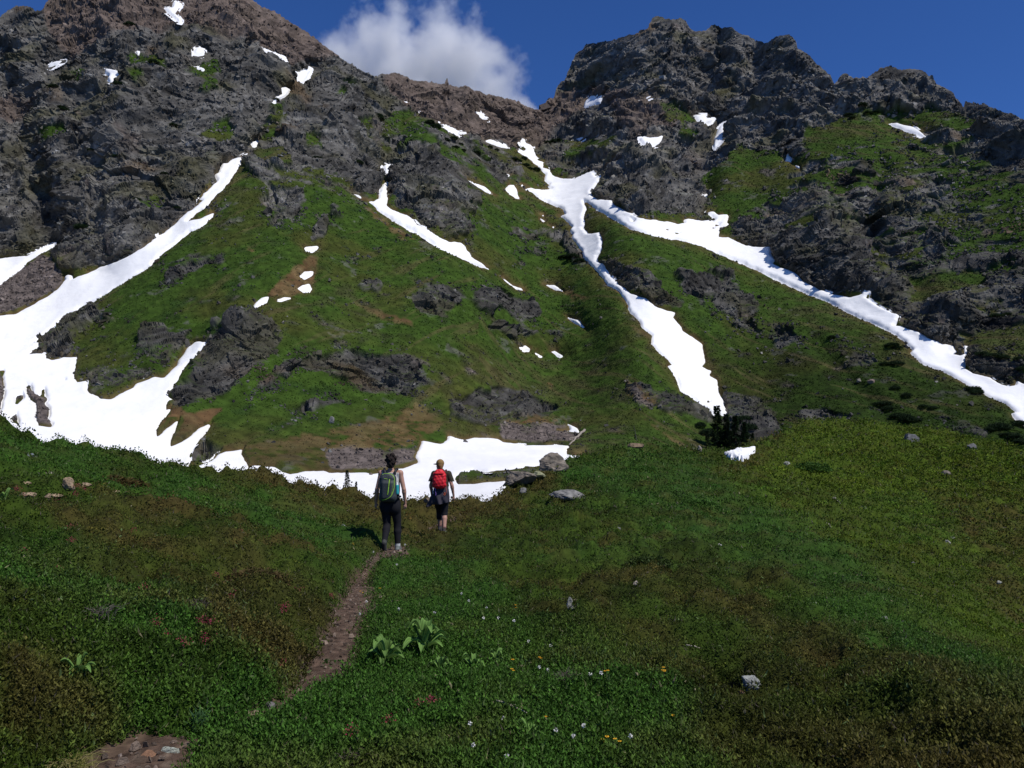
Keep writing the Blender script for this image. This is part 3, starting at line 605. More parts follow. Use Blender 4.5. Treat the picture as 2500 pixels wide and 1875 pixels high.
guu = np.arange(-320, 1341, 8.); gvv = np.arange(360, 800, 4.)
GGU, GGV = np.meshgrid(guu, gvv)
LN = tps([(a/260, qv(b)*2.2, math.log(c)) for a, b, c in GC], GGU/260, qv(GGV)*2.2, 2e-2)
LN = gblur(LN, 3, 1); LN = np.minimum.accumulate(LN, axis=0) - np.arange(len(gvv))[:, None]*1e-5
def near_r(u, v):
    u = np.asarray(u, float); v = np.asarray(v, float)
    x = (u+320)/8; y = (np.clip(v, 360, 790)-360)/4
    i = np.clip(y.astype(int), 0, LN.shape[0]-2); j = np.clip(x.astype(int), 0, LN.shape[1]-2)
    a = np.exp(cub(LN, i, j, y*0+(x-j), y-i))
    return a
TRAIL = [(150, 1695, .22), (215, 1692, .24), (262, 1650, .25), (300, 1612, .23), (335, 1582, .17), (362, 1565, .0), (480, 1560, .02), (560, 1530, .055), (620, 1500, .05), (672, 1466, .09), (705, 1430, .12), (728, 1380, .13), (742, 1345, .09), (752, 1310, .13), (762, 1290, .11), (778, 1250, .07), (800, 1215, .03), (825, 1195, .07), (850, 1182, .12), (862, 1172, .0), (900, 1150, 0), (950, 1132, .12), (975, 1120, .08), (1000, 1108, 0)]
PATH = [p for x, y, _ in TRAIL for p in P('F', '%f,%f' % (x, y))]
LUSH = [(1, 'F', '330,1700 400,1560 480,1490 690,1470 760,1380 800,1240 860,1190 960,1215 1100,1300 1450,1450 1600,1700'),
 (1, 'F', '230,985 460,1030 700,1100 790,1170 800,1200 730,1245 620,1190 520,1140 350,1110'),
 (.8, 'F', '1150,1020 1350,960 1500,985 1640,1050 1800,1150 2250,1480 2250,1560 1900,1420 1650,1230 1420,1130'),
 (.8, 'F', '-100,1240 120,1260 330,1330 420,1440 250,1440 100,1380 -100,1400'), (.7, 'F', '1700,960 1850,960 2050,1080 2200,1250 2000,1180 1800,1060'),
 (.6, 'F', '150,1480 420,1500 350,1700 100,1700'), (.9, 'F', '-50,900 230,980 330,1100 200,1060 -50,1010')]
OLIVE = [(1, 'F', '1560,1010 1660,960 1750,890 1950,890 2400,990 2400,1250 2000,1180 1800,1100 1640,1050'), (.6, 'F', '1600,1060 1900,1250 2250,1500 2400,1500 2400,1100')]
BROWN = [(1, 'F', '440,1000 560,1000 700,1040 840,1060 960,1070 1100,1050 1150,1020 1200,980 1180,1060 1060,1130 960,1160 860,1170 800,1150 700,1110 500,1040'),
 (.55, 'F', '40,1110 330,1110 560,1160 740,1280 720,1400 640,1480 420,1460 440,1330 200,1250'),
 (.8, 'F', '1450,1560 1700,1480 1900,1500 2300,1500 2300,1720 1600,1720'), (.5, 'F', '1150,1230 1500,1230 1800,1400 2100,1560 1700,1480 1400,1450'),
 (.7, 'F', '1560,1010 1590,975 1740,895 1680,960 1620,1030'), (.55, 'F', '2000,1050 2400,1100 2400,1500 2150,1330'), (.5, 'F', '0,1440 300,1470 250,1590 0,1620')]
DARK = [(1, 'F', '1540,1430 1600,1440 1600,1480 1560,1480'), (1, 'F', '640,1395 700,1400 700,1440 640,1450'), (.9, 'F', '1870,1390 1920,1385 1930,1420 1880,1420'), (.8, 'F', '250,1270 330,1260 320,1300 270,1300')]  # hollows in the heath: ground sunk, leaves coloured darker for shade
VM1 = 800.
GU0, GV0, GU1, GV1 = GU, GV, V0, V1
GU, GV = np.meshgrid(np.arange(U0, U1+1.), np.arange(360, 801.)); V0 = 360; V1 = 800   # the drawing grid now covers the meadow
lushG = paint(LUSH, 0, 20); oliveG = paint(OLIVE, 0, 22); brownG = paint(BROWN, 0, 20); bankG = paint([(1, 'F', '-400,1120 120,1110 560,1130 720,1230 715,1330 680,1420 620,1480 480,1500 380,1540 180,1560 -400,1640')], 0, 22); darkG = paint(DARK, 0, 6)
ncols = np.r_[np.arange(-300, 0, 5.), np.arange(0, 1025, 1.3), np.arange(1028, 1321, 5.)]
brow_c = curve1(BROW, ncols); NRN = 380
# rows spread evenly down to the frame bottom, plus rows under and behind the viewer
tn = np.linspace(0, 1, NRN)[:, None]
NV = 780*(1-tn) + brow_c[None]*tn; NU = np.broadcast_to(ncols[None], NV.shape).copy()
nr_ = near_r(NU, NV); ndx, ndy, nT = ray(NU, NV)
Pn = np.stack([ndx*nr_, ndy*nr_, nT*nr_+EYE], -1)
def canopy(P3, rr, u, v):
    x, y = P3[..., 0], P3[..., 1]
    br = samp(brownG, u, v); lu = samp(lushG, u, v)
    k = .05 + .075*np.clip(1-lu, 0, 1) + .04*np.clip(rr/30, 0, 1)
    pdn = path_dist(x, y); bank = samp(bankG, u, v)
    far_ = np.clip((rr-4.5)/12, 0, 1)*(1-.6*lu)
    c = far_*(.15*np.maximum(fbm(x/1.0, y/1.0, 402, 3), -.25) + .10*np.clip(1.3-rr/28, .2, 1)*fbm(x/.45, y/.45, 403, 2)) + k*(fbm(x/.42, y/.42, 400, 3) + .9*np.maximum(fbm(x/1.1, y/1.1, 405, 2), -.3)) + .10*fbm(x/3, y/3, 410, 2)*np.clip(rr/8, .3, 1.6)
    gz = np.log(near_r(u, v-3)/near_r(u, v+3))/6*np.maximum(v-450, 1); c = c*np.where(v > 465, np.clip(1.3/np.maximum(gz, .1), .15, 1)**1.5, 1)
    pd = pdn; c = c + bank*(.17 + .13*fbm(x/1.3, y/1.3, 412, 3))*sstep(.3, .75, pd) - .22*samp(darkG, u, v)*sstep(.2, .6, pd)
    return c*sstep(.12, .4, pd) - .09*sstep(.4, .18, pd)
pr = near_r([p[0] for p in PATH], [p[1] for p in PATH]); PW = place([p[0] for p in PATH], [p[1] for p in PATH], pr)
CLEAR = np.array([t[2] for t in TRAIL])
def path_dist(x, y):
    # distance to the trodden line less its local half width (0.2 reads as the edge)
    pts = [tuple(p[:2]) for p in PW]; d = np.full(np.shape(x), 9.)
    for (a, b_, wa, wb) in zip(pts[:-1], pts[1:], CLEAR[:-1], CLEAR[1:]):
        ex, ey = b_[0]-a[0], b_[1]-a[1]; t = np.clip(((x-a[0])*ex + (y-a[1])*ey)/(ex*ex+ey*ey), 0, 1)
        wd = wa*(1-t)+wb*t; q = np.hypot(x-a[0]-t*ex, y-a[1]-t*ey) + .2 - wd
        d = np.minimum(d, np.where(wd < .03, 9., q))
    return d
cn = canopy(Pn, nr_, NU, NV); Pn[..., 2] += cn
def gcol(x, y, u, v, k):
    """local tint of the plants: k random per plant"""
    lu = np.clip(samp(lushG, u, v) + .8*fbm(x/2.2, y/2.2, 420, 4), 0, 1); ol = np.clip(samp(oliveG, u, v)+.3*fbm(x/4, y/4, 425, 3), 0, 1)
    br = np.clip(samp(brownG, u, v) + .8*fbm(x/1.1, y/1.1, 430, 4), 0, 1)
    base = np.array([.042, .072, .009]); lush = np.array([.044, .106, .014]); oliv = np.array([.094, .142, .010]); brn = np.array([.094, .068, .020])
    base = base*(1+.45*fbm(x/.7, y/.7, 440, 3))[..., None]*(1+.35*fbm(x/2.6, y/2.6, 444, 3))[..., None]
    c = base + (lush-base)*lu[..., None]; c = c + (oliv-c)*(ol*.8)[..., None]; c = c + (brn-c)*(br*.78)[..., None]
    return c*(.52+1.1*k)[..., None]
gc = gcol(Pn[..., 0], Pn[..., 1], NU, NV, .25+0*NU)*.75
_pd = path_dist(Pn[..., 0], Pn[..., 1]) + .05*fbm(Pn[..., 0]/.1, Pn[..., 1]/.1, 446, 3)
gc = gc + (np.array([.085, .058, .040])*(1+.4*fbm(Pn[..., 0]/.07, Pn[..., 1]/.07, 448, 3))[..., None]-gc)*sstep(.30, .22, _pd)[..., None]
# beyond the brow the ground falls away; below the frame it runs under and behind the viewer
ext = []; lastn = Pn[-1]; hd = lastn[:, :2]/np.linalg.norm(lastn[:, :2], axis=1)[:, None]; rl = np.linalg.norm(lastn[:, :2], axis=1)
for k in range(1, 15):
    q = lastn.copy(); f = (k/14)**1.5; q[:, :2] += hd*(rl*f*1.1)[:, None]; q[:, 2] -= rl*(.62*f**1.25)*(1-.55*np.exp(-k/2.)); ext.append(q)
under = []; f0 = Pn[0]
for k, f in enumerate((0, .25, .55, .8)):
    q = f0*0; q[:, :2] = f0[:, :2]*f + np.stack([f0[:, 0]*2.5*(1-f), np.full(len(f0), -7.*(1-f))], -1); q[:, 2] = f0[:, 2]*f + (1-f)*0.; under.append(q)
Pg = np.concatenate([np.stack(under), Pn, np.stack(ext)]); gcc = np.concatenate([np.repeat(gc[:1], 4, 0), gc, np.repeat(gc[-1:], 14, 0)])
meadow = mesh_np('ground', Pg.reshape(-1, 3), grid_faces(*Pg.shape[:2]), M_ground, gcc.reshape(-1, 3), smooth=True)
tag(meadow, 'rolling alpine meadow ground under heather and grass', None, None, 'structure')
def near_point(u, v):
    """point of the meadow ground seen at a measured place, with its range"""
    rr = float(near_r(u, v)); p = place(u, v, rr)
    p[2] += float(canopy(p[None], np.array([rr]), np.array([float(u)]), np.array([float(v)]))[0]); return p, rr
# ---- dirt trail
def dense(pts, n):
    pts = np.array(pts); d = np.r_[0, np.cumsum(np.linalg.norm(np.diff(pts, axis=0), axis=1))]
    t = np.linspace(0, d[-1], n); return np.stack([np.interp(t, d, pts[:, k]) for k in range(pts.shape[1])], -1)
pl = dense(PW, 420); pl = gblur(pl, 12, 0)
tg = np.gradient(pl, axis=0)[:, :2]; tg /= np.linalg.norm(tg, axis=1)[:, None]; sd = np.stack([-tg[:, 1], tg[:, 0]], -1)
ws = np.linspace(-.36, .36, 25); PG = pl[:, None, :] + 0
PG = np.repeat(PG, 25, 1); wv = ws[None]*(1+.25*noise(pl[:, 0]*2, pl[:, 1]*2, 3))[:, None]
PG[..., :2] += sd[:, None]*wv[..., None]
PG[..., 2] += -.062 + .05*(np.abs(ws)/.36)**2*(-1)[None] if False else -.055 + .012*fbm(PG[..., 0]/.12, PG[..., 1]/.12, 440, 3) - .09*(np.abs(ws)[None]/.36)**3
pc = np.array([.105, .070, .050])*(1+.5*fbm(PG[..., 0]/.09, PG[..., 1]/.09, 445, 3))[..., None]
pc = pc + (np.array([.19, .145, .105])-pc)*sstep(.25, .7, fbm(PG[..., 0]/.05, PG[..., 1]/.05, 447, 2))[..., None]*.7
trail = mesh_np('path', PG.reshape(-1, 3), grid_faces(*PG.shape[:2]), M_path, np.clip(pc, .01, .4).reshape(-1, 3), smooth=True)
tag(trail, 'narrow brown dirt trail winding through the meadow to the hikers', None, None, 'structure')
b = Buf()
for k in range(2600):
    i = int(rng.integers(0, 420)); o = rng.uniform(-.3, .3); p = pl[i].copy(); p[:2] += sd[i]*o
    s = rng.uniform(.005, .02)*(1 + (rng.random() < .06)*1.4); p[2] += -.055 + .004
    a = rng.uniform(0, 6.3, 5); q = np.array([[math.cos(x)*s*rng.uniform(.6, 1.2), math.sin(x)*s*rng.uniform(.6, 1.2), 0] for x in np.sort(a)[:4]])
    v = np.concatenate([q+p, q*.6+p+[0, 0, s*.7]])
    b.add(v, [[4, 5, 6, 7], [0, 1, 5, 4], [1, 2, 6, 5], [2, 3, 7, 6], [3, 0, 4, 7]], np.array([.17, .13, .1])*rng.uniform(.5, 1.7))
tag(b.build('gravel', M_path, smooth=False), 'small stone chips scattered along the dirt trail', None, None, 'stuff')
# ---- plants: every leaf is a folded blade
def scatter(n, urange, dens=None):
    u = rng.uniform(*urange, n); bv = curve1(BROW, u); t = rng.random(n)
    v = 790 - (790-bv+1)*t; return u, v
WEDGE = P('G', '270,1290 440,1260 495,1250 480,1275 405,1330 395,1345 300,1312')
def plants(name, n, kind, label, urange=(-250, 1318)):
    u, v = scatter(n, urange)
    rr = near_r(u, v); p = place(u, v, rr); lu = samp(lushG, u, v); br = samp(brownG, u, v)
    lu2 = np.clip(lu + .8*fbm(p[:, 0]/2.2, p[:, 1]/2.2, 420, 4), 0, 1)
    if kind == 'heath': keep = rng.random(n) < (1.05-.75*lu2)
    elif kind == 'grass': keep = rng.random(n) < (.18 + .9*lu2)*(1-.6*br)
    pd = path_dist(p[:, 0], p[:, 1]); keep &= pd > (.185+.10*noise(p[:, 0]*5, p[:, 1]*5, 8)) if kind != 'grass' else pd > (.20+.11*noise(p[:, 0]*5, p[:, 1]*5, 8))
    keep &= ~((u > 700) & (u < 760) & (v < 475) & (poly_sdf(WEDGE, u, v) > -1))
    u, v, rr, p, lu, br = (a[keep] for a in (u, v, rr, p, lu, br)); n = len(u)
    p[:, 2] += canopy(p, rr, u, v)
    px = rr/F_PX
    k = rng.random(n)**1.5; c = gcol(p[:, 0], p[:, 1], u, v, k)
    dk = samp(darkG, u, v); c *= (1-.7*dk)[:, None]  # shade of the hollows painted into the leaf colour
    r3 = rng.normal(size=(n, 3))
    if kind == 'heath':
        d = r3*.75 + np.array([0, 0, .75]); L = np.maximum(rng.uniform(.014, .032, n), 2.1*px*rng.uniform(.6, 1.2, n)); W = L*rng.uniform(.16, .30, n)*(1+.7*np.clip((rr-6)/8, 0, 1))
        p[:, 2] += rng.uniform(-.02, .05, n) + px*rng.uniform(-1, 2.5, n)*.8*(rr > 8)
        tw = rng.random(n) < .05; c[tw] = np.array([.12, .10, .08])*rng.uniform(.6, 1.4, tw.sum())[:, None]; L[tw] *= 1.8; W[tw] *= .35
    else:
        d = r3*.5 + np.array([0, 0, .8]); broad = rng.random(n) < .45
        L = np.where(broad, rng.uniform(.022, .045, n), rng.uniform(.03, .085, n)); L = np.maximum(L, 2.6*px*rng.uniform(.6, 1.3, n))
        W = L*np.where(broad, rng.uniform(.2, .34, n), rng.uniform(.045, .09, n)); W = np.maximum(W, .42*px)
        d[broad] += r3[broad]*.6
        p[:, 2] += rng.uniform(-.02, .05, n)
        pale = rng.random(n) < .10; c[pale] = np.array([.13, .19, .065])*rng.uniform(.6, 1.3, pale.sum())[:, None]
        dry = rng.random(n) < .02; c[dry] = np.array([.28, .25, .14])*rng.uniform(.5, 1.2, dry.sum())[:, None]
    nrm = rng.normal(size=(n, 3))*.6 + np.array([0, -.3, .6])
    V, Fq = leaves(p, d, nrm, L, W)
    tag(mesh_np(name, V, Fq, M_leaf, np.repeat(np.clip(c, .003, .5), 4, 0), smooth=False), label, None, None, 'stuff')
def sprigs(name, n, label, broad, urange=(-200, 1300), rmax=13):
    """small leafy shoots: a stem with leaves set around it"""
    u = rng.uniform(*urange, n); v = 790-(790-curve1(BROW, u))*rng.random(n)**1.25
    rr = near_r(u, v); p = place(u, v, rr); lu = np.clip(samp(lushG, u, v)+.8*fbm(p[:, 0]/2.2, p[:, 1]/2.2, 420, 4), 0, 1)
    keep = (rr < rmax) & (path_dist(p[:, 0], p[:, 1]) > .205) & (rng.random(n) < (np.clip(.15+lu, 0, 1) if broad else 1.05-.8*lu))
    u, v, rr, p = (a[keep] for a in (u, v, rr, p)); n = len(u); p[:, 2] += canopy(p, rr, u, v)-.02
    m = 7 if broad else 10; H = rng.uniform(.05, .12, n)*(1.1 if broad else .8)
    lean = rng.normal(size=(n, 3))*.28; lean[:, 2] = 1; k0 = rng.random(n)**1.3
    t = (np.arange(m)+1)/m; ang = rng.uniform(0, 6.28, n)[:, None] + np.arange(m)[None]*2.4
    pos = p[:, None] + lean[:, None]*(H[:, None]*t[None])[..., None]
    el = .35+.7*t[None]*np.ones((n, 1)); d = np.stack([np.cos(ang), np.sin(ang), el], -1) + rng.normal(size=(n, m, 3))*.2
    L = (rng.uniform(.018, .034, (n, m)) if broad else rng.uniform(.009, .018, (n, m)))*(1.15-.4*t)[None]
    W = L*(rng.uniform(.22, .36, (n, m)) if broad else .16)
    c = gcol(p[:, 0], p[:, 1], u, v, k0); c = np.repeat(c[:, None], m, 1)*rng.uniform(.7, 1.35, (n, m, 1))*(.75+.5*t)[None, :, None]
    nrm = np.stack([-np.cos(ang)*.6, -np.sin(ang)*.6, np.ones_like(ang)], -1)
    V, Fq = leaves(pos.reshape(-1, 3), d.reshape(-1, 3), nrm.reshape(-1, 3), L.ravel(), W.ravel())
    tag(mesh_np(name, V, Fq, M_leaf, np.repeat(np.clip(c.reshape(-1, 3), .003, .5), 4, 0), smooth=False), label, None, None, 'stuff')
plants('heather', 500000, 'heath', 'low brownish green heather and heath shrubs covering the meadow')
plants('grass', 330000, 'grass', 'lush green grass and small leafy herbs in the meadow')
sprigs('leafy_herbs', 78000, 'small oval leaved shoots growing thickly beside the trail', True)
sprigs('heath_shoots', 78000, 'fine upright heath shoots in the foreground', False)

def clumps(name, n, m, label):
    """rounded little shrubs, each a dome of leaves"""
    u = rng.uniform(-120, 1140, n); v = 745-(745-curve1(BROW, u))*rng.random(n)
    rr = near_r(u, v); p = place(u, v, rr); lu = np.clip(samp(lushG, u, v)+.8*fbm(p[:, 0]/2.2, p[:, 1]/2.2, 420, 4), 0, 1)
    keep = (rr > 5.5) & (path_dist(p[:, 0], p[:, 1]) > .34) & (rng.random(n) < (1-.45*lu)*(.55+.6*fbm(p[:, 0]/3, p[:, 1]/3, 460, 3))) & ~((u > 700) & (u < 760) & (v < 475) & (poly_sdf(WEDGE, u, v) > -1))
    u, v, rr, p, lu = (a[keep] for a in (u, v, rr, p, lu)); n = len(u); p[:, 2] += canopy(p, rr, u, v)
    R = np.clip(rr/F_PX*rng.uniform(3.0, 8.0, n), .06, .55); px = rr/F_PX
    q = rng.normal(size=(n, m, 3)); q /= np.linalg.norm(q, axis=2)[..., None]; q[..., 2] = np.abs(q[..., 2])
    pos = p[:, None] + q*R[:, None, None]*np.array([1.15, 1.15, .62])*rng.uniform(.75, 1.05, (n, m, 1)) - np.array([0, 0, .02])
    d_ = q*.8 + np.array([0, 0, .6]) + rng.normal(size=(n, m, 3))*.5
    L = np.maximum(R[:, None]*rng.uniform(.22, .42, (n, m)), 1.7*px[:, None]); W = L*rng.uniform(.22, .36, (n, m))
    c = gcol(p[:, 0], p[:, 1], u, v, rng.random(n)*.9)*rng.uniform(.7, 1.45, n)[:, None]*np.stack([rng.uniform(.85, 1.25, n), np.ones(n), np.ones(n)], -1)
    c = np.repeat(c[:, None], m, 1)*rng.uniform(.7, 1.4, (n, m, 1))
    nrm = q + rng.normal(size=(n, m, 3))*.4; V, Fq = leaves(pos.reshape(-1, 3), np.cross(nrm, rng.normal(size=(n, m, 3))).reshape(-1, 3) + d_.reshape(-1, 3)*.5, nrm.reshape(-1, 3), L.ravel(), W.ravel())
    tag(mesh_np(name, V, Fq, M_leaf, np.repeat(np.clip(c.reshape(-1, 3), .003, .5), 4, 0), smooth=False), label, None, None, 'stuff')
clumps('heath_clumps', 23000, 26, 'countless rounded low heath clumps over the meadow slopes')
# ---- the wedge of snow lying in the dip between the two hills
wp = P('G', '270,1295 300,1290 440,1265 490,1258 480,1272 450,1290 425,1305 405,1322 395,1340 350,1330 300,1310')
wu, wv_ = np.meshgrid(np.arange(705, 756, .7), np.arange(448, 470, .35)); wr = near_r(wu, wv_); WP = place(wu, wv_, wr)
WP[..., 2] += .5*canopy(WP, wr, wu, wv_)+.1; ws_ = poly_sdf(wp, wu, wv_) + .5*noise(wu*.6, wv_*.9, 5)
WP[..., 2] += np.where(ws_ < 0, np.maximum(ws_, -3)*.5, .22*(1-np.exp(-ws_*1.5))+.05)
k_ = ws_ > -1.5; k_ = k_[:-1, :-1] & k_[1:, :-1] & k_[:-1, 1:] & k_[1:, 1:]; id_ = np.arange(wu.size).reshape(wu.shape)
wq = np.stack([id_[:-1, :-1][k_], id_[:-1, 1:][k_], id_[1:, 1:][k_], id_[1:, :-1][k_]], -1); uq_, iv_ = np.unique(wq, return_inverse=True)
tag(mesh_np('snow_patch', WP.reshape(-1, 3)[uq_], iv_.reshape(-1, 4), M_snow, None, smooth=True), 'small wedge of snow in the dip at the foot of the right hill', 'snow patch')

# ================================================================== STONES
def ico(n=4):
    import bmesh
    bm = bmesh.new(); bmesh.ops.create_icosphere(bm, subdivisions=n, radius=1)
    V = np.array([v.co[:] for v in bm.verts]); F3 = np.array([[v.index for v in f.verts] for f in bm.faces]); bm.free(); return V, F3
ICO = {n: ico(n) for n in (2, 3, 4, 5)}
def boulder(label, u, v, wpx, hpx, col=(.17, .165, .15), sub=4, flat=1., lichen=.5, seed=None, name='boulder', cat='boulder', sink=.25, planes=9, group=None, rz=None, far=False, deep=1., tilt=None):
    rg = np.random.default_rng(abs(hash((round(u), round(v))) ) % 99991 if seed is None else seed)
    if far: p, rr, _ = far_point(u, v); rr = rr*1.0
    else: p, rr = near_point(u, v)
    W = wpx*rr/F_PX/2; H = hpx*rr/F_PX
    V, Fc = ICO[sub]; V = V.copy(); V /= np.linalg.norm(V, axis=1)[:, None]
    for k in range(planes):
        n = rg.normal(size=3); n[2] = abs(n[2])*.8 if k < planes*.7 else n[2]; n /= np.linalg.norm(n); d = rg.uniform(.45, .8)
        s = V@n; V -= np.maximum(s-d, 0)[:, None]*n*.92
    f = fbm(V[:, 0]*2.3+seed_off(u), V[:, 2]*2.3+V[:, 1]*1.7, 3, 4); V *= (1+.10*f)[:, None]
    V += .05*facets(V[:, 0]*4+V[:, 1]*2, V[:, 2]*5-V[:, 1]*2, 17)[:, None]*V
    V *= np.array([W, W*deep*rg.uniform(.7, 1.), H*.62*flat])
    a = rg.uniform(-.5, .5) if rz is None else rz; R = np.array([[math.cos(a), -math.sin(a), 0], [math.sin(a), math.cos(a), 0], [0, 0, 1]]); V = V@R.T
    if tilt: R = np.array([[math.cos(tilt), 0, -math.sin(tilt)], [0, 1, 0], [math.sin(tilt), 0, math.cos(tilt)]]); V = V@R.T
    z = V[:, 2]; V[:, 2] -= z.min()*1.0; V[:, 2] -= H*sink
    c = np.array(col)[None]*(1+.35*fbm(V[:, 0]/W*3, V[:, 2]/W*3+V[:, 1]/W, 21, 4))[:, None]
    lm = sstep(.1, .5, fbm(V[:, 0]/W*2.2+9, V[:, 2]/W*2.2+V[:, 1]/W*2, 25, 4))[:, None]*lichen
    c = c*(1-lm) + np.array([.055, .055, .045])*lm
    me = bpy.data.meshes.new(name); me.from_pydata(V.tolist(), [], Fc.tolist()); me.update()
    a_ = me.color_attributes.new('Col', 'FLOAT_COLOR', 'POINT'); c4 = np.ones((len(V), 4), np.float32); c4[:, :3] = np.clip(c, .01, .6); a_.data.foreach_set('color', c4.ravel())
    me.materials.append(M_stone); o = bpy.data.objects.new(name, me); C.objects.link(o); o.location = p
    return tag(o, label, cat, group)
def seed_off(u): return (u*.37) % 50
GREY = (.20, .195, .18); PALE = (.30, .30, .26); TAN = (.30, .22, .14); ORG = (.24, .13, .075); WARM = (.19, .16, .125)
boulder('big grey angular boulder with a pointed top at the edge of the basin snow', 552, 471, 44, 22, WARM, 5, lichen=.35, planes=12, sink=.2, rz=.1, seed=5)
boulder('blunt grey boulder left of and below the pointed boulder beside the snow', 519, 486, 38, 19, WARM, 5, lichen=.35, planes=12, sink=.2, seed=8)
boulder('long flat cracked rock slab lying in the heath below the pointed boulder', 568, 500, 42, 11, GREY, 5, lichen=.3, flat=1, sink=.5, tilt=-.2, seed=11, cat='rock slab', name='rock_slab')
boulder('yellowish flat stone in front of the big pointed boulder', 538, 479, 18, 6, (.25, .25, .14), 4, lichen=.2, cat='stone', name='stone')
boulder('small grey stone in the rusty heath at the snow edge', 523, 494, 12, 6, GREY, 3, cat='stone', name='stone')
boulder('pale small stone left of the cracked slab', 530, 492, 6, 4, PALE, 3, cat='stone', name='stone')
boulder('dark rounded boulder near the crest of the right hill', 910, 442, 17, 11, (.12, .12, .12), 4, lichen=.3, tilt=-.35)
boulder('low dark boulder right of the rounded one on the right hill', 973, 450, 12, 7, (.11, .11, .11), 4)
boulder('small pale round stone on the left flank of the right hill', 787, 466, 7, 5, PALE, 3, cat='stone', name='stone')
boulder('flat brownish stone on the right side of the right hill', 946, 476, 9, 4, WARM, 3, cat='stone', name='stone')
boulder('brown domed boulder on the crest of the middle hump', 634, 448, 20, 7, (.17, .12, .075), 4, lichen=.2, flat=.8)
boulder('little pale upright stone at the dip between the two hills', 700, 451, 4, 6, (.36, .30, .25), 3, cat='stone', name='stone', sink=.1)
boulder('lichen covered grey rock half buried in the lower right heath', 753, 689, 25, 17, (.27, .28, .26), 5, lichen=.75, tilt=-.3, planes=11, seed=3, cat='rock', name='rock')
boulder('small orange stone left of the lichen covered rock', 741, 691, 11, 5, (.30, .17, .10), 4, cat='stone', name='stone')
boulder('slim grey stone sticking up lower left of the lichen covered rock', 725, 713, 7, 9, GREY, 4, cat='stone', name='stone')
boulder('pointed grey rock spike standing in the middle of the meadow', 571, 619, 10, 15, (.28, .28, .24), 4, lichen=.3, planes=14, sink=.15, cat='rock', name='rock', seed=21)
boulder('small grey stone in the meadow left above the rock spike', 506, 571, 6, 5, GREY, 3, cat='stone', name='stone')
for u, v, w_, h_, c_, l_ in ((611, 538, 5, 5, PALE, 'lower of two small pale stones on the middle slope'), (618, 530, 6, 4, GREY, 'upper of two small stones on the middle slope'),
  (636, 594, 6, 4, (.42, .36, .28), 'pinkish white stone in the brown middle heath'), (645, 559, 15, 7, (.13, .13, .07), 'mossy rock in the middle slope'),
  (759, 580, 10, 4, GREY, 'flat slanting stone halfway up the right slope'), (813, 601, 9, 5, PALE, 'pale slanting stone centre right below the green band'),
  (885, 616, 7, 4, PALE, 'pale flat stone in the green band at right'), (947, 544, 8, 5, PALE, 'lower of two pale stones at mid right'), (952, 539, 7, 4, PALE, 'upper of two pale stones at mid right'),
  (912, 563, 5, 3, GREY, 'tiny grey stone left below the pair of pale stones at mid right'), (1001, 707, 9, 9, (.36, .36, .28), 'whitish stone in the brown heath at lower right'),
  (865, 509, 4, 3, PALE, 'tiny pale stone beside the yellow flower patch on the slope'), (720, 550, 5, 3, PALE, 'small pale stone in upper middle of the right slope'),
  (999, 588, 6, 3, PALE, 'small thin stone near the right edge of the slope')):
    boulder(l_, u, v, w_, h_, c_, 3, cat='stone', name='stone')
boulder('grey stone step on the trail just left of the hiker in the cap', 436, 528, 15, 7, (.22, .20, .16), 4, flat=.8, cat='stone', name='stone')
boulder('small grey stone right of the smaller hiker feet', 451, 532, 9, 5, GREY, 3, cat='stone', name='stone')
boulder('brown rock behind the smaller hiker at the meadow edge', 430, 506, 16, 8, (.17, .13, .09), 4, cat='stone', name='stone')
boulder('smooth grey stone in the green left bank beside the taller hiker', 343, 533, 11, 7, GREY, 4, cat='stone', name='stone')
boulder('flat grey stone set in the trail right behind the taller hiker', 385, 560, 16, 4, (.16, .14, .11), 4, flat=.6, cat='stone', name='stone')
boulder('round tan boulder in the upper left meadow', 69, 499, 15, 11, TAN, 4, lichen=.15)
for u, v, w_, h_, l_ in ((27, 492, 20, 5, 'broad flat tan slab at far left'), (24, 484, 12, 4, 'tan slab just above the broad one at far left'), (36, 477, 11, 4, 'reddish flat stone topmost at far left'),
  (50, 477, 9, 4, 'pale flat stone right of the reddish one'), (57, 488, 9, 6, 'tan stone above left of the round tan boulder'), (84, 499, 13, 4, 'grey flat stone right of the round tan boulder'),
  (53, 505, 16, 4, 'long flat tan stone below the round tan boulder'), (112, 499, 13, 3, 'flat tan stone alone right of the tan stone group')):
    boulder(l_, u, v, w_, h_, TAN if 'tan' in l_ else (.30, .27, .22), 4, flat=.8, lichen=.1, cat='stone', name='stone', group='tan stones in the upper left meadow')
boulder('long grey slab lying on the far left slope below the snow', 31, 457, 13, 6, (.16, .18, .20), 4, tilt=-.3, flat=.8, cat='rock slab', name='rock_slab')
boulder('pale greenish white stone at the end of the bare trail, lower left', 167, 742, 22, 14, (.34, .36, .30), 4, sink=.12, lichen=.08, cat='stone', name='stone', seed=4)
boulder('orange brown stone beside the pale one on the trail, lower left', 149, 742, 17, 10, ORG, 4, sink=.12, lichen=.15, cat='stone', name='stone', seed=6)
boulder('grey angular stone where plants close over the trail', 269, 697, 16, 11, (.16, .15, .15), 4, lichen=.3, cat='stone', name='stone', seed=7)
boulder('cream stone left of the grey angular one by the hidden trail', 256, 703, 10, 7, (.36, .28, .20), 4, lichen=.1, cat='stone', name='stone')
boulder('round tan stone on the bare dirt near the bottom left', 140, 754, 11, 8, TAN, 4, lichen=.1, cat='stone', name='stone')
boulder('small cream stone on the dirt at the bottom left', 119, 763, 6, 5, (.36, .29, .2), 3, cat='stone', name='stone')
boulder('tiny pale stone on the left part of the bare dirt', 121, 738, 5, 4, (.3, .24, .2), 3, cat='stone', name='stone')
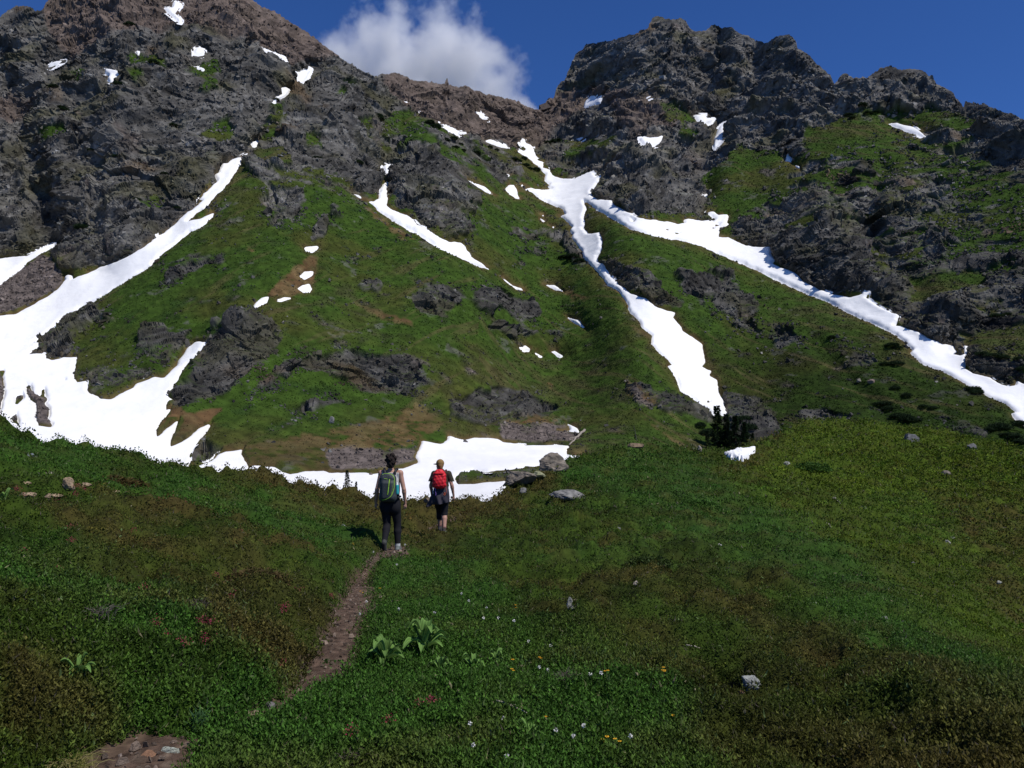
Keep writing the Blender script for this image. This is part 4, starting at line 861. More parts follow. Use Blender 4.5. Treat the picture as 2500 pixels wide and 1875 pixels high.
# stones far off
boulder('lone grey boulder low on the central green slope', 331, 426, 6, 7, (.17, .17, .16), 3, far=True)
boulder('small grey boulder below the lone one on the central slope', 330, 453, 5, 4, (.17, .17, .16), 3, far=True)
boulder('small brown rock lying on the basin snow left of the taller hiker', 362, 478, 7, 4, (.13, .08, .05), 3, far=True, cat='stone', name='stone')
boulder('brown rock at the snow edge touching the scree by the taller hiker', 371, 474, 6, 5, (.12, .09, .07), 3, far=True, cat='stone', name='stone')
boulder('tiny dark rock on the snow left of the rocky snow island', 452, 471, 4, 3, (.08, .08, .08), 3, far=True, cat='stone', name='stone')
boulder('dark stone jutting into the snow under the scree', 466, 442, 6, 5, (.12, .11, .10), 3, far=True, cat='stone', name='stone')
boulder('dark rock on the lower end of the centre snow tongue', 708, 391, 4, 3, (.09, .08, .08), 3, far=True, cat='stone', name='stone')
boulder('pinkish boulder right of the dry stream line', 871, 383, 7, 4, (.2, .15, .12), 3, far=True)
boulder('grey boulder left of the pinkish one above the right hill', 859, 382, 6, 4, (.2, .18, .15), 3, far=True)
# ================================================================== DEAD WOOD
def stick(label, a, b_, rad, name='dead_branch', cat='branch', far=False, col=(.38, .34, .27), z=.06, bend=.03):
    pa = (far_point(*a)[0] if far else near_point(*a)[0]); pb = (far_point(*b_)[0] if far else near_point(*b_)[0])
    t = np.linspace(0, 1, 9)[:, None]; pts = pa*(1-t)+pb*t; L = np.linalg.norm(pb-pa); pts[:, 2] += z + bend*L*np.sin(t[:, 0]*3.1)
    pts += .012*L*rng.normal(size=pts.shape)*np.sin(t*3.14)
    b = Buf(); tube(b, pts-pts[0], np.linspace(rad, rad*.45, 9), np.array(col), 8)
    for k in (3, 5, 6):
        q = pts[k]-pts[0]; dd = (pb-pa)/L*.15*L + rng.normal(size=3)*.06*L; tube(b, [q, q+dd*.6, q+dd], [rad*.4, rad*.3, rad*.15], np.array(col), 6)
    o = b.build(name, M_wood); o.location = pts[0]; return tag(o, label, cat)
stick('thin bleached dead branch lying in the foreground meadow', (496, 716), (527, 724), .006)
stick('small bleached branch on the slope left of the yellow flowers', (833, 501), (842, 508), .03)
stick('short bleached branch lower on the right slope', (826, 525), (831, 529), .03)
stick('pale fallen tree trunk lying at the right end of the basin snow', (585, 432), (570, 446), .28, 'fallen_log', 'log', True, (.3, .26, .22), .3, 0)
stick('thin dry stem lying beside the right brown heath', (686, 648), (700, 650), .006)

# ================================================================== BROAD LEAVED PLANTS
def hellebore(label, u, v, wpx, hpx, nl=14, seed=0):
    rg = np.random.default_rng(seed+500); p, rr = near_point(u, v); W = 1.15*wpx*rr/F_PX; H = 1.2*hpx*rr/F_PX
    root = empty('false_hellebore', p); tag(root, label, 'leafy plant', 'broad leaved plants right of the trail')
    sb = Buf(); tube(sb, [(0, 0, -.03), (0, 0, H*.3), (.01, 0, H*.55)], [.014, .011, .006], np.array([.06, .11, .03]), 8); sb.build('stem', M_leaf, root)
    for k in range(nl):
        a = k*2.4 + rg.uniform(-.3, .3); out = W*.5*rg.uniform(.75, 1.1); top = H*rg.uniform(.55, 1.)*(1-.35*(k/nl < .4)); b0 = H*.05 + H*.25*k/nl
        m = 11; t = np.linspace(0, 1, m); droop = rg.uniform(.15, .55)
        rad = out*(t**1.1)*(1.0 if k < nl*.6 else .55); z = b0 + (top-b0)*(1.9*t-.9*t*t) - droop*H*np.maximum(t-.6, 0)**1.5*2
        wd = .5*min(W*.20, .075)*np.sin(np.pi*np.clip(t*.93+.05, 0, 1))**.75*rg.uniform(.8, 1.2)
        cs = np.linspace(-1, 1, 9); ca_, sa_ = math.cos(a), math.sin(a)
        V = np.zeros((m, 9, 3)); pleat = .0045*np.cos(cs*math.pi*4)[None]*np.sin(np.pi*t)[:, None]
        fold = (cs**2)[None]*wd[:, None]*.55
        V[..., 0] = rad[:, None]*ca_ - cs[None]*wd[:, None]*sa_; V[..., 1] = rad[:, None]*sa_ + cs[None]*wd[:, None]*ca_; V[..., 2] = z[:, None] + fold + pleat
        c = np.array([.14, .25, .06])*(.7+.6*rg.random())*(1+.28*np.cos(cs*math.pi*4))[None, :, None]*np.ones((m, 1, 1))
        b = Buf(); b.add(V.reshape(-1, 3), grid_faces(m, 9), c.reshape(-1, 3)); b.build('leaf', M_leaf, root)
    return root
hellebore('largest pleated broad leaved plant, right of the trail in the foreground', 424, 656, 44, 36, 18, 1)
hellebore('second broad leaved plant, lower left of the largest one', 384, 668, 36, 28, 13, 2)
hellebore('low pleated leaf cluster right under the largest plant', 441, 668, 26, 18, 8, 3)
hellebore('broad leaved plant in the middle of the row right of the largest', 474, 667, 26, 20, 8, 4)
hellebore('small broad leaved plant right of the middle one in the row', 496, 664, 20, 18, 6, 5)
hellebore('two leaved little plant at the right end of the row', 521, 664, 14, 15, 3, 6)
hellebore('lone broad leaved plant near the bottom, under the thin dead branch', 531, 744, 24, 24, 8, 7)
hellebore('light green leafy clump among heath at the lower left', 77, 700, 30, 20, 9, 8)
hellebore('tall grassy green plant cut by the left picture edge', 1, 527, 22, 22, 7, 9)
hellebore('small light leaved plant at centre right of the meadow', 605, 662, 14, 14, 4, 10)
hellebore('tiny leafy plant in the grass at bottom centre right', 553, 762, 16, 10, 5, 11)
def tuft(label, u, v, wpx, hpx, n, cols, name, cat, thin=.0016, curl=.5, seed=0):
    rg = np.random.default_rng(seed+900); p, rr = near_point(u, v); W = wpx*rr/F_PX; H = hpx*rr/F_PX; b = Buf()
    for k in range(n):
        a = rg.uniform(0, 6.28); o = W*.5*rg.uniform(.2, 1); h = H*rg.uniform(.5, 1); q = rg.normal(size=2)*W*.12; cc = np.array(cols[rg.integers(len(cols))])*rg.uniform(.7, 1.3)
        t = np.linspace(0, 1, 6); P3 = np.stack([q[0]+math.cos(a)*o*t**1.5, q[1]+math.sin(a)*o*t**1.5, h*(1.3*t-curl*t**2.5)-.02], -1) + rg.normal(size=(6, 3))*.004
        tube(b, P3, np.linspace(thin, thin*.4, 6), cc, 4)
    o_ = b.build(name, M_leaf); o_.location = p; return tag(o_, label, cat)
tuft('dry yellow grass tuft beside the bare dirt at the bottom left', 68, 756, 56, 32, 260, [(.26, .24, .07), (.14, .17, .03), (.34, .30, .12)], 'grass_tuft', 'grass tuft', .0018, .7, 1)
tuft('bare grey brown dead shrub in the grass near the bottom centre', 567, 694, 26, 20, 120, [(.12, .09, .075), (.18, .15, .13)], 'dead_shrub', 'dead shrub', .0018, .35, 2)
tuft('grey dead twigs in the left foreground heath', 98, 656, 34, 20, 90, [(.16, .14, .12), (.24, .21, .18)], 'dead_shrub', 'dead shrub', .0022, .5, 3)
tuft('dead twiggy patch at the bottom left of centre', 352, 760, 34, 22, 110, [(.15, .11, .09), (.2, .17, .14)], 'dead_shrub', 'dead shrub', .002, .45, 4)
tuft('pale dead twigs in the heath left of the trail, upper part', 197, 640, 30, 18, 80, [(.13, .11, .09)], 'dead_shrub', 'dead shrub', .002, .4, 5)
tuft('narrow leaved green plant at the edge of the grass, lower left', 199, 722, 22, 26, 40, [(.06, .13, .05)], 'leafy_stem', 'leafy plant', .004, .3, 6)
tuft('curved tall green stalk beside the heath, lower left', 238, 676, 16, 34, 3, [(.14, .22, .07)], 'flower_stalk', 'plant stalk', .004, .55, 7)
# ================================================================== FLOWERS
def blossom_mesh(kind, seed):
    rg = np.random.default_rng(seed); st = Buf(); hd = Buf(); H = rg.uniform(.08, .13)
    lean = rg.normal(size=2)*.02
    tube(st, [(0, 0, -.06), (lean[0]*.5, lean[1]*.5, H*.5), (lean[0], lean[1], H)], [.0022, .002, .0015], np.array([.05, .10, .03]), 6)
    top = np.array([lean[0], lean[1], H])
    if kind == 'yellow':
        for f in range(2):
            o = top + rg.normal(size=3)*.01; n = 7; a = np.linspace(0, 2*math.pi, n, endpoint=False) + rg.random()
            d = np.stack([np.cos(a), np.sin(a), np.full(n, .25)], -1); V, Fq = leaves(np.repeat(o[None], n, 0), d, np.repeat([[0, 0, 1.]], n, 0), np.full(n, .017), np.full(n, .0055)); hd.add(V, Fq, (.75, .42, .02))
            V, Fq = ICO[2]; hd.add(V*.004+o+[0, 0, .002], np.c_[Fq, Fq[:, 2:]][:, :4] if False else np.array([[a_, b_, c_, c_] for a_, b_, c_ in Fq]), (.45, .2, .01))
    elif kind == 'white':
        n = 26; q = rg.normal(size=(n, 3)); q /= np.linalg.norm(q, axis=1)[:, None]; V, Fq = leaves(top + q*.004, q, rg.normal(size=(n, 3)), np.full(n, .012), np.full(n, .004)); hd.add(V, Fq, (.75, .73, .68))
    else:
        n = 60; o = top + rg.normal(size=(n, 3))*np.array([.028, .028, .02]); V, Fq = leaves(o, rg.normal(size=(n, 3))+[0, 0, -.4], rg.normal(size=(n, 3)), np.full(n, .012), np.full(n, .0048)); hd.add(V, Fq, np.array([.26, .018, .055]))
    return st, hd
def flower(kind, u, v, label, group, seed, s=1.):
    p, rr = near_point(u, v); st, hd = blossom_mesh(kind, seed); nm = {'yellow': 'yellow_flower', 'white': 'white_flower', 'pink': 'heather_blossom'}[kind]
    root = empty(nm, p, 0, s*max(1., 1.6*rr/F_PX/.02)); st.build('stem', M_leaf, root); hd.build('blossom', M_plain, root, smooth=False); tag(root, label, 'flower', group); return root
def zt(s, fr): return P(fr, s)
FR['H'] = (833, 1250, .37703); FR['I'] = (0, 1100, .46723)
for k, (u, v) in enumerate(P('H', '75,230 245,490 140,488 1157,630 1110,1015 1130,1078 1260,970 1713,1157 2100,1130 2085,1145 1330,1362 2135,1368 1690,1497 1780,1517 1815,1545')):
    w_ = 'yellow flower in the grass beside the trail' if u < 390 else ('yellow flower in the centre meadow right of the broad leaved plants' if u < 560 and v < 700 else 'small yellow flower in the bottom centre right meadow')
    flower('yellow', u, v+3, w_, 'yellow meadow flowers', k, .75)
for k, (u, v) in enumerate(P('H', '205,258 378,405 138,550 135,657 365,670 765,550 822,600 965,660 920,713 1003,703 1117,790 1225,850 1343,888 887,988 1280,1040 1373,1052 1615,1180 1665,1193 823,1455 1533,1440 1370,1475 1515,1520 1885,1552 860,1600 1087,1637 640,708 1048,1420 430,215')):
    w_ = 'white flower beside the trail' if u < 405 else ('white flower head in the grass above and around the broad leaved plants' if v < 675 else 'white flower head in the grass near the bottom centre')
    flower('white', u, v+3, w_, 'white meadow flowers', 100+k, .9)
for k, (u, v) in enumerate(P('I', '300,310 410,255 440,262 190,430 110,350 95,290 120,580 370,570 390,600 700,540 840,370 940,380 970,382 1090,410 1250,535 1630,560 1540,770 1740,755 1730,700 1480,880 1490,860 1210,915 1120,700 1065,1105 1090,1110 1090,1165 940,1175 850,1120 740,880 800,1070 1455,1125 270,710 80,430 380,262 310,262 130,262 60,345')):
    w_ = 'pink heather blossom near the tan stones at the left' if v < 540 and u < 110 else ('pink heather blossom in the heath left of the trail' if v < 640 else 'red pink heather blossom among low left foreground heath')
    flower('pink', u, v+3, w_, 'pink heather blossoms', 200+k, .7)
for k, (u, v) in enumerate(P('H', '590,1270 540,1270 330,1395 75,1510')):
    flower('pink', u, v+3, 'reddish heather blossom in the grass at bottom centre left', 'red heather blossoms at the bottom', 300+k, .8)
# ================================================================== TREES AND SHRUBS
def conifer_parts(seed, n_wh=26, wide=.2, lean=0.):
    rg = np.random.default_rng(seed); tr = Buf(); cr = Buf()
    tube(tr, [(0, 0, -.05), (0, 0, .3), (lean*.5, 0, .7), (lean, 0, .99)], [.022, .016, .009, .002], np.array([.06, .045, .035]), 8)
    P_, D_, L_, W_ = [], [], [], []
    for k in range(n_wh):
        z = .06 + .93*(k/n_wh)**.9; R = wide*(1-z)**.75*rg.uniform(.75, 1.2) + .012
        for b in range(7):
            a = rg.uniform(0, 6.28); Rb = R*rg.uniform(.6, 1.15); cx_ = lean*z
            for t in np.linspace(.15, 1, 8):
                P_.append((cx_+math.cos(a)*Rb*t, math.sin(a)*Rb*t, z - .25*Rb*t*t + .01*rg.normal())); sl_ = rg.choice([-1, 1])*rg.uniform(.3, 1)
                D_.append((math.cos(a+sl_), math.sin(a+sl_), rg.uniform(-.35, .25))); L_.append(.05+.03*rg.random()); W_.append(.016)
    n = len(P_); V, Fq = leaves(np.array(P_), np.array(D_), rg.normal(size=(n, 3))*.5+[0, 0, 1], np.array(L_), np.array(W_))
    cr.add(V, Fq, np.repeat(np.array([.016, .032, .012])*rg.uniform(.5, 1.5, (n, 1)), 4, 0)); return tr, cr
CON = [conifer_parts(s, wide=w_, lean=l_) for s, w_, l_ in ((1, .17, 0), (2, .21, .01), (3, .15, -.01))]
def conifer(label, u, v, hpx, k, far=True, group=None):
    p, rr = (far_point(u, v)[:2] if far else near_point(u, v)); H = hpx*rr/F_PX
    root = empty('fir_tree', p, rng.uniform(0, 6), H); tr, cr = CON[k % 3]
    tr.build('trunk', M_wood, root); cr.build('crown', M_leaf, root, smooth=False); return tag(root, label, 'tree', group)
conifer('tallest fir at the left of the dark cluster below the snow tongue', 718, 446, 41, 0)
conifer('slim fir just right of the tallest one in the dark cluster', 727, 448, 34, 2)
conifer('fir in the middle of the dark cluster below the snow tongue', 736, 450, 36, 1)
conifer('low fir in front of the dark cluster in the dip', 731, 451, 22, 1)
conifer('right middle fir of the dark cluster with rock behind', 745, 451, 30, 0)
conifer('short fir at the right end of the dark cluster', 753, 452, 20, 2)
conifer('small fir at the left foot of the dark cluster', 708, 447, 18, 1)
conifer('small fir sapling standing before the snow left of the taller hiker', 347, 494, 17, 1, False)
conifer('lower twiggy sapling right of the small fir sapling', 356, 496, 13, 2, False)
conifer('tiny fir sapling tip at the meadow edge left of the saplings', 317, 488, 7, 0, False)
stick('thin dark dead pole standing on the slope above the middle hump', (636.5, 443), (634, 424), .10, 'dead_tree', 'dead tree', True, (.04, .045, .03), 0, 0)
def mound(seed):
    rg = np.random.default_rng(seed); n = 1500; q = rg.normal(size=(n, 3)); q /= np.linalg.norm(q, axis=1)[:, None]; q *= rg.uniform(.45, 1, (n, 1))**.5
    q *= (1+.35*fbm(q[:, 0]*2.5+seed, q[:, 1]*2.5+q[:, 2], seed, 3))[:, None]*np.array([.55, .5, .42]); q[:, 2] = np.abs(q[:, 2])*1.0 + .02
    V, Fq = leaves(q, rg.normal(size=(n, 3))+[0, 0, .5], rg.normal(size=(n, 3)), rg.uniform(.07, .14, n), rg.uniform(.018, .035, n)); b = Buf()
    b.add(V, Fq, np.repeat(np.array([.018, .034, .013])*rg.uniform(.5, 1.7, (n, 1)), 4, 0)); o = b.build('dwarf_fir', M_leaf, smooth=False); C.objects.unlink(o); return o
MO = [mound(s) for s in (31, 32, 33)]
ORDN = ['first', 'second', 'third', 'fourth', 'fifth', 'sixth', 'seventh', 'eighth', 'ninth', 'tenth', 'eleventh', 'twelfth', 'thirteenth', 'fourteenth']
def ORD(k, n, u, v, pts):
    i = sorted(range(n), key=lambda q: pts[q][0]).index(k)
    return ', leftmost' if i == 0 else (', rightmost' if i == n-1 else ', ' + ORDN[i] + ' from left')
def shrubs(s, fr, label, grp, w=(5, 9)):
    for k, (u, v) in enumerate(P(fr, s)):
        p, rr, _ = far_point(u, v); o = MO[k % 3].copy(); C.objects.link(o); o.location = p; s_ = rng.uniform(*w)*rr/F_PX
        o.scale = (s_*rng.uniform(.9, 1.5), s_, s_*rng.uniform(.55, .9)); o.rotation_euler = (0, 0, rng.uniform(0, 6)); tag(o, label + ORD(k, len(P(fr, s)), u, v, P(fr, s)), 'shrub', grp)
shrubs('200,340 180,300 210,360 400,290 250,740 590,690 545,580 430,80', 'L', 'dark dwarf fir on the upper left cliff', 'dwarf firs on the left cliff', (6, 13))
shrubs('790,390 760,380 300,500 380,510 510,220 455,660 570,400', 'L', 'dark dwarf fir among crags left of the notch', 'dwarf firs left of the notch', (6, 10))
shrubs('920,330 1063,510 1265,370 1265,395 1200,520 1420,410 1445,425 1500,470 1530,480 1590,500', 'L', 'dark dwarf fir on the central ridge below the skyline', 'dwarf firs on the central ridge', (6, 11))
shrubs('580,800 620,815 680,920 740,960 790,980 960,960 1010,970 1110,1040 1140,1050 1190,1080 1220,1100 1260,1110 1180,1040', 'B', 'dark low shrub on the brown shoulder left of the forked gully top', 'shrubs left of the forked gully top', (5, 9))
shrubs('1380,900 1410,890 1340,930', 'B', 'dark shrub in the green saddle just right of the col', 'shrubs right of the col', (6, 9))
shrubs('1075,750 1100,770 1165,710 1200,740 1250,730 1720,985', 'Cc', 'dark bush at the top of the green right shoulder', 'bushes atop the right shoulder', (6, 10))
shrubs('1450,10 1500,25 1540,40', 'E', 'dark low bush on the left bank of the forked gully', 'bushes on the left bank', (8, 12))
shrubs('1310,700 1370,690 1400,700 970,540 1350,590 1390,600 1870,880 1900,900 1380,860 1450,910 1560,990 1620,1000', 'G', 'dark green bush between dry stream line and long snow arm', 'bushes on the right slope', (6, 11))
shrubs('1300,960 1330,1000 1400,1050 1450,1070 1490,1075 2050,1130 2100,1180 2150,1200 2180,1100 2000,1140 2190,1230', 'G', 'dark green bush low on the slope just above the right hill', 'bushes above the right hill', (9, 15))
shrubs('215,1195 245,1225 285,1240 325,1235 370,1215 410,1190 350,1140 300,1170 265,1150 395,1130 440,1165', 'G', 'dark green undergrowth round the fir cluster below the snow tongue', 'undergrowth round the fir cluster', (9, 14))
shrubs('170,1130 200,1160 230,1190 120,1100 150,1150', 'G', 'blue green bush left of the fir cluster', 'bushes left of the fir cluster', (9, 13))
shrubs('1940,640 2010,650 2080,660 2180,680 2200,740 2100,370 2040,390', 'G', 'dark bush on crags above the far right snow arm end', 'bushes above the snow arm', (7, 13))
for (u, v, w_, l_, c_) in ((118, 486, 46, 'round brownish heather bush on the upper left bank', (.085, .062, .020)), (150, 640, 50, 'dark green bushy clump in a hollow at the left', (.03, .07, .015)),
   (255, 590, 54, 'brown heather hummock in the middle of the left bank', (.080, .058, .022)), (330, 655, 36, 'leafy green bush overhanging the left side of the trail', (.032, .075, .014)),
   (880, 655, 60, 'dark low heath bush at the lower right', (.04, .05, .018)), (738, 671, 40, 'dark heath clump left above the lichen covered rock', (.035, .04, .018)), (648, 575, 40, 'low dark bush in the middle of the right slope', (.034, .055, .012)),
   (545, 618, 34, 'dark green low bush left of the rock spike', (.03, .06, .012)), (640, 470, 30, 'bright leafy clump on the crest of the middle hump', (.06, .13, .02)), (810, 470, 34, 'bright leafy clump on the face of the right hill', (.06, .12, .02)), (700, 505, 34, 'bright green leafy clump in the band across the right slope', (.055, .12, .02))):
    p, rr = near_point(u, v); o = mound(60+int(u) % 17); rgc = np.random.default_rng(int(u)); nv = len(o.data.vertices)//4
    cc = np.ones((nv*4, 4), np.float32); cc[:, :3] = np.repeat(np.array(c_)*rgc.uniform(.5, 1.6, (nv, 1)), 4, 0); o.data.color_attributes['Col'].data.foreach_set('color', cc.ravel())
    C.objects.link(o); o.name = 'low_bush'; s_ = w_*rr/F_PX; o.location = p - np.array([0, 0, s_*.10]); o.scale = (s_, s_, s_*.55); tag(o, l_, 'bush')
# ================================================================== CLOUD
def cloud():
    c0 = place(428, 72, 1500.); me = bpy.data.meshes.new('cloud')
    V, Fc = ICO[4]; sx, sy, sz = 240, 125, 145
    V = V*np.array([sx, sy, sz]); me.from_pydata(V.tolist(), [], Fc.tolist()); o = bpy.data.objects.new('cloud', me); C.objects.link(o); o.location = c0
    m = bpy.data.materials.new('cloud_vapour'); m.use_nodes = True; t = m.node_tree; t.nodes.clear(); out = t.nodes.new('ShaderNodeOutputMaterial')
    pv = t.nodes.new('ShaderNodeVolumePrincipled'); pv.inputs['Color'].default_value = (1, 1, 1, 1); pv.inputs['Anisotropy'].default_value = .1
    tc = t.nodes.new('ShaderNodeTexCoord'); L = t.links
    def N(sc_, det, rough, off):
        mp = t.nodes.new('ShaderNodeMapping'); mp.inputs['Location'].default_value = off; L.new(tc.outputs['Object'], mp.inputs[0])
        n = t.nodes.new('ShaderNodeTexNoise'); n.inputs['Scale'].default_value = sc_; n.inputs['Detail'].default_value = det; n.inputs['Roughness'].default_value = rough; L.new(mp.outputs[0], n.inputs['Vector']); return n.outputs['Fac']
    def M(op, a, b=None, c=None):
        n = t.nodes.new('ShaderNodeMath'); n.operation = op
        for k, x in enumerate((a, b, c)):
            if x is None: continue
            if isinstance(x, (int, float)): n.inputs[k].default_value = x
            else: L.new(x, n.inputs[k])
        return n.outputs[0]
    # puffs: distance to a few centres
    blobs = [(-165, 0, 15, 55), (-195, 0, -15, 40), (165, 0, -95, 50), (-70, 0, 35, 85), (25, 0, 62, 66), (-120, 10, 0, 80), (60, 0, 5, 85), (115, 0, -35, 60), (-20, 0, -30, 110), (-150, 0, -30, 60), (150, 0, -70, 45), (70, 0, -70, 70), (-90, 0, -80, 80), (75, -10, 55, 30)]
    acc = None
    for x, y, z, r_ in blobs:
        d = t.nodes.new('ShaderNodeVectorMath'); d.operation = 'DISTANCE'; L.new(tc.outputs['Object'], d.inputs[0]); d.inputs[1].default_value = (x, y, z)
        f = M('SUBTRACT', 1.0, M('DIVIDE', d.outputs['Value'], float(r_))); acc = f if acc is None else M('SMOOTH_MAX', acc, f, .25)
    n = N(.017, 6, .62, (13, 5, 7)); n = M('MULTIPLY', M('SUBTRACT', n, .5), 3.0)
    dn = M('MULTIPLY', M('SUBTRACT', M('ADD', acc, n), .05), .045); dn = M('MINIMUM', M('MAXIMUM', dn, 0.), .04)
    L.new(dn, pv.inputs['Density']); L.new(pv.outputs[0], out.inputs['Volume']); me.materials.append(m)
    tag(o, 'soft white cumulus cloud rising behind the ridge between the peaks', 'cloud')
cloud(); sc.cycles.volume_step_rate = .7; sc.cycles.volume_max_steps = 128

# ================================================================== PEOPLE
class Field:
    """a body as one blended distance field, turned into one continuous surface"""
    def __init__(s, lo, hi, h): s.h = h; s.lo = np.array(lo, float); s.ax = [np.arange(lo[k], hi[k]+h, h) for k in range(3)]; s.D = np.full([len(a) for a in s.ax], 1.0)
    def _box(s, lo, hi):
        sl = []
        for k in range(3):
            a = int(np.clip(np.searchsorted(s.ax[k], lo[k]), 0, len(s.ax[k])-1)); b = int(np.clip(np.searchsorted(s.ax[k], hi[k]), a+1, len(s.ax[k]))); sl.append(slice(a, b))
        g = np.meshgrid(*[s.ax[k][sl[k]] for k in range(3)], indexing='ij'); return tuple(sl), g
    def _put(s, sl, d, k):
        A = s.D[sl]; hh = np.clip(.5+.5*(A-d)/k, 0, 1); s.D[sl] = A*(1-hh)+d*hh - k*hh*(1-hh)
    def cone(s, a, b, ra, rb, k=.02, sq=(1, 1, 1)):
        a = np.array(a, float); b = np.array(b, float); m = max(ra, rb)*1.6/min(sq)+.05
        sl, (x, y, z) = s._box(np.minimum(a, b)-m, np.maximum(a, b)+m); q = np.array(sq, float)
        e = (b-a)*q; px, py, pz = (x-a[0])*q[0], (y-a[1])*q[1], (z-a[2])*q[2]; L = (e@e)+1e-9
        t = np.clip((px*e[0]+py*e[1]+pz*e[2])/L, 0, 1)
        s._put(sl, np.sqrt((px-t*e[0])**2+(py-t*e[1])**2+(pz-t*e[2])**2) - (ra+(rb-ra)*t), k); return s
    def ell(s, c, r, k=.02): m = max(r); return s.cone(c, np.array(c)+[0, 0, 1e-4], m, m, k, tuple(m/np.array(r)))
    def box(s, c, half, rd, k=.01, rot=0., shear=0.):
        c = np.array(c, float); sl, (x, y, z) = s._box(c-np.array(half)*1.5-.08, c+np.array(half)*1.5+.08); x, y, z = x-c[0], y-c[1], z-c[2]
        y = y - shear*z; x, z = x*math.cos(rot)+z*math.sin(rot), -x*math.sin(rot)+z*math.cos(rot)
        qx, qy, qz = (np.abs(v)-h+rd for v, h in zip((x, y, z), half))
        s._put(sl, np.sqrt(np.maximum(qx, 0)**2+np.maximum(qy, 0)**2+np.maximum(qz, 0)**2)+np.minimum(np.maximum(qx, np.maximum(qy, qz)), 0)-rd, k); return s
    def copy(s, off=0., cut=None):
        o = Field.__new__(Field); o.h, o.lo, o.ax = s.h, s.lo, s.ax; o.D = s.D-off
        if cut is not None:
            g = np.meshgrid(*s.ax, indexing='ij'); o.D = np.maximum(o.D, cut(*g))
        return o
    def mesh(s, name, mat_, col, parent=None, colf=None):
        D = s.D; I = D < 0; c = D.shape; n = np.zeros([k-1 for k in c], int); acc = np.zeros(n.shape+(3,)); S8 = {}
        for i in (0, 1):
            for j in (0, 1):
                for k in (0, 1): n += I[i:c[0]-1+i, j:c[1]-1+j, k:c[2]-1+k]
        act = (n > 0) & (n < 8); cnt = np.zeros(n.shape); ii = np.argwhere(act); a0 = ii
        P_ = np.zeros((len(ii), 3)); W = np.zeros(len(ii))
        for ax in range(3):
            for o1 in (0, 1):
                for o2 in (0, 1):
                    o = [0, 0, 0]; oo = [q for q in range(3) if q != ax]; o[oo[0]] = o1; o[oo[1]] = o2; p = ii+o; q = p.copy(); q[:, ax] += 1
                    d0 = D[tuple(p.T)]; d1 = D[tuple(q.T)]; m = (d0 < 0) != (d1 < 0); t = np.where(m, d0/np.where(m, d0-d1, 1), 0); e = p.astype(float); e[:, ax] += t
                    P_[m] += e[m]; W += m
        V = P_/W[:, None]*s.h + s.lo; idx = -np.ones(n.shape, int); idx[tuple(ii.T)] = np.arange(len(ii)); Fs = []
        for ax in range(3):
            sl0 = [slice(None)]*3; sl1 = [slice(None)]*3; sl0[ax] = slice(0, -1); sl1[ax] = slice(1, None); A, B = I[tuple(sl0)], I[tuple(sl1)]; e = np.argwhere(A != B)
            b, c_ = [(ax+1) % 3, (ax+2) % 3]; ok = (e[:, b] > 0) & (e[:, c_] > 0) & (e[:, b] < D.shape[b]-1) & (e[:, c_] < D.shape[c_]-1); e = e[ok]
            f = []
            for db, dc in ((0, 0), (-1, 0), (-1, -1), (0, -1)): q = e.copy(); q[:, b] += db; q[:, c_] += dc; f.append(idx[tuple(q.T)])
            f = np.stack(f, 1); fl = B[tuple(e.T)]; f[fl] = f[fl][:, ::-1]; Fs.append(f[:, ::-1])
        Fq = np.concatenate(Fs); Fq = Fq[(Fq >= 0).all(1)]
        cc = np.broadcast_to(np.array(col, float), V.shape) if colf is None else colf(V)
        return mesh_np(name, V, Fq[:, ::-1], mat_, cc, True, parent)
SKIN = (.42, .235, .165)
def hand(F, w, d, up, side, s=1.):
    """relaxed hand: palm, four bent fingers of different length and a thumb"""
    w = np.array(w, float); d = np.array(d, float); d /= np.linalg.norm(d); side = np.array(side, float); up = np.array(up, float)
    F.cone(w, w+d*.075*s, .020, .026, .012, (1, 1, 1))
    for k, (o, L) in enumerate(((-.027, .066), (-.009, .076), (.009, .071), (.026, .054))):
        b0 = w + d*.080*s + side*o*s; m1 = b0 + (d*.9+up*.25)*L*.45*s; m2 = m1 + (d*.6+up*.75)*L*.33*s; m3 = m2 + (d*.3+up*.95)*L*.26*s
        F.cone(b0-d*.02, m1, .0095, .0088, .004).cone(m1, m2, .0088, .0082, .004).cone(m2, m3, .0082, .0068, .004)
    t0 = w + d*.028*s + up*.014; t1 = t0 + (up*.8+d*.5)*.034*s; t2 = t1 + (d*.9+up*.3)*.03*s; F.cone(t0, t1, .012, .0105, .006).cone(t1, t2, .0105, .008, .004)
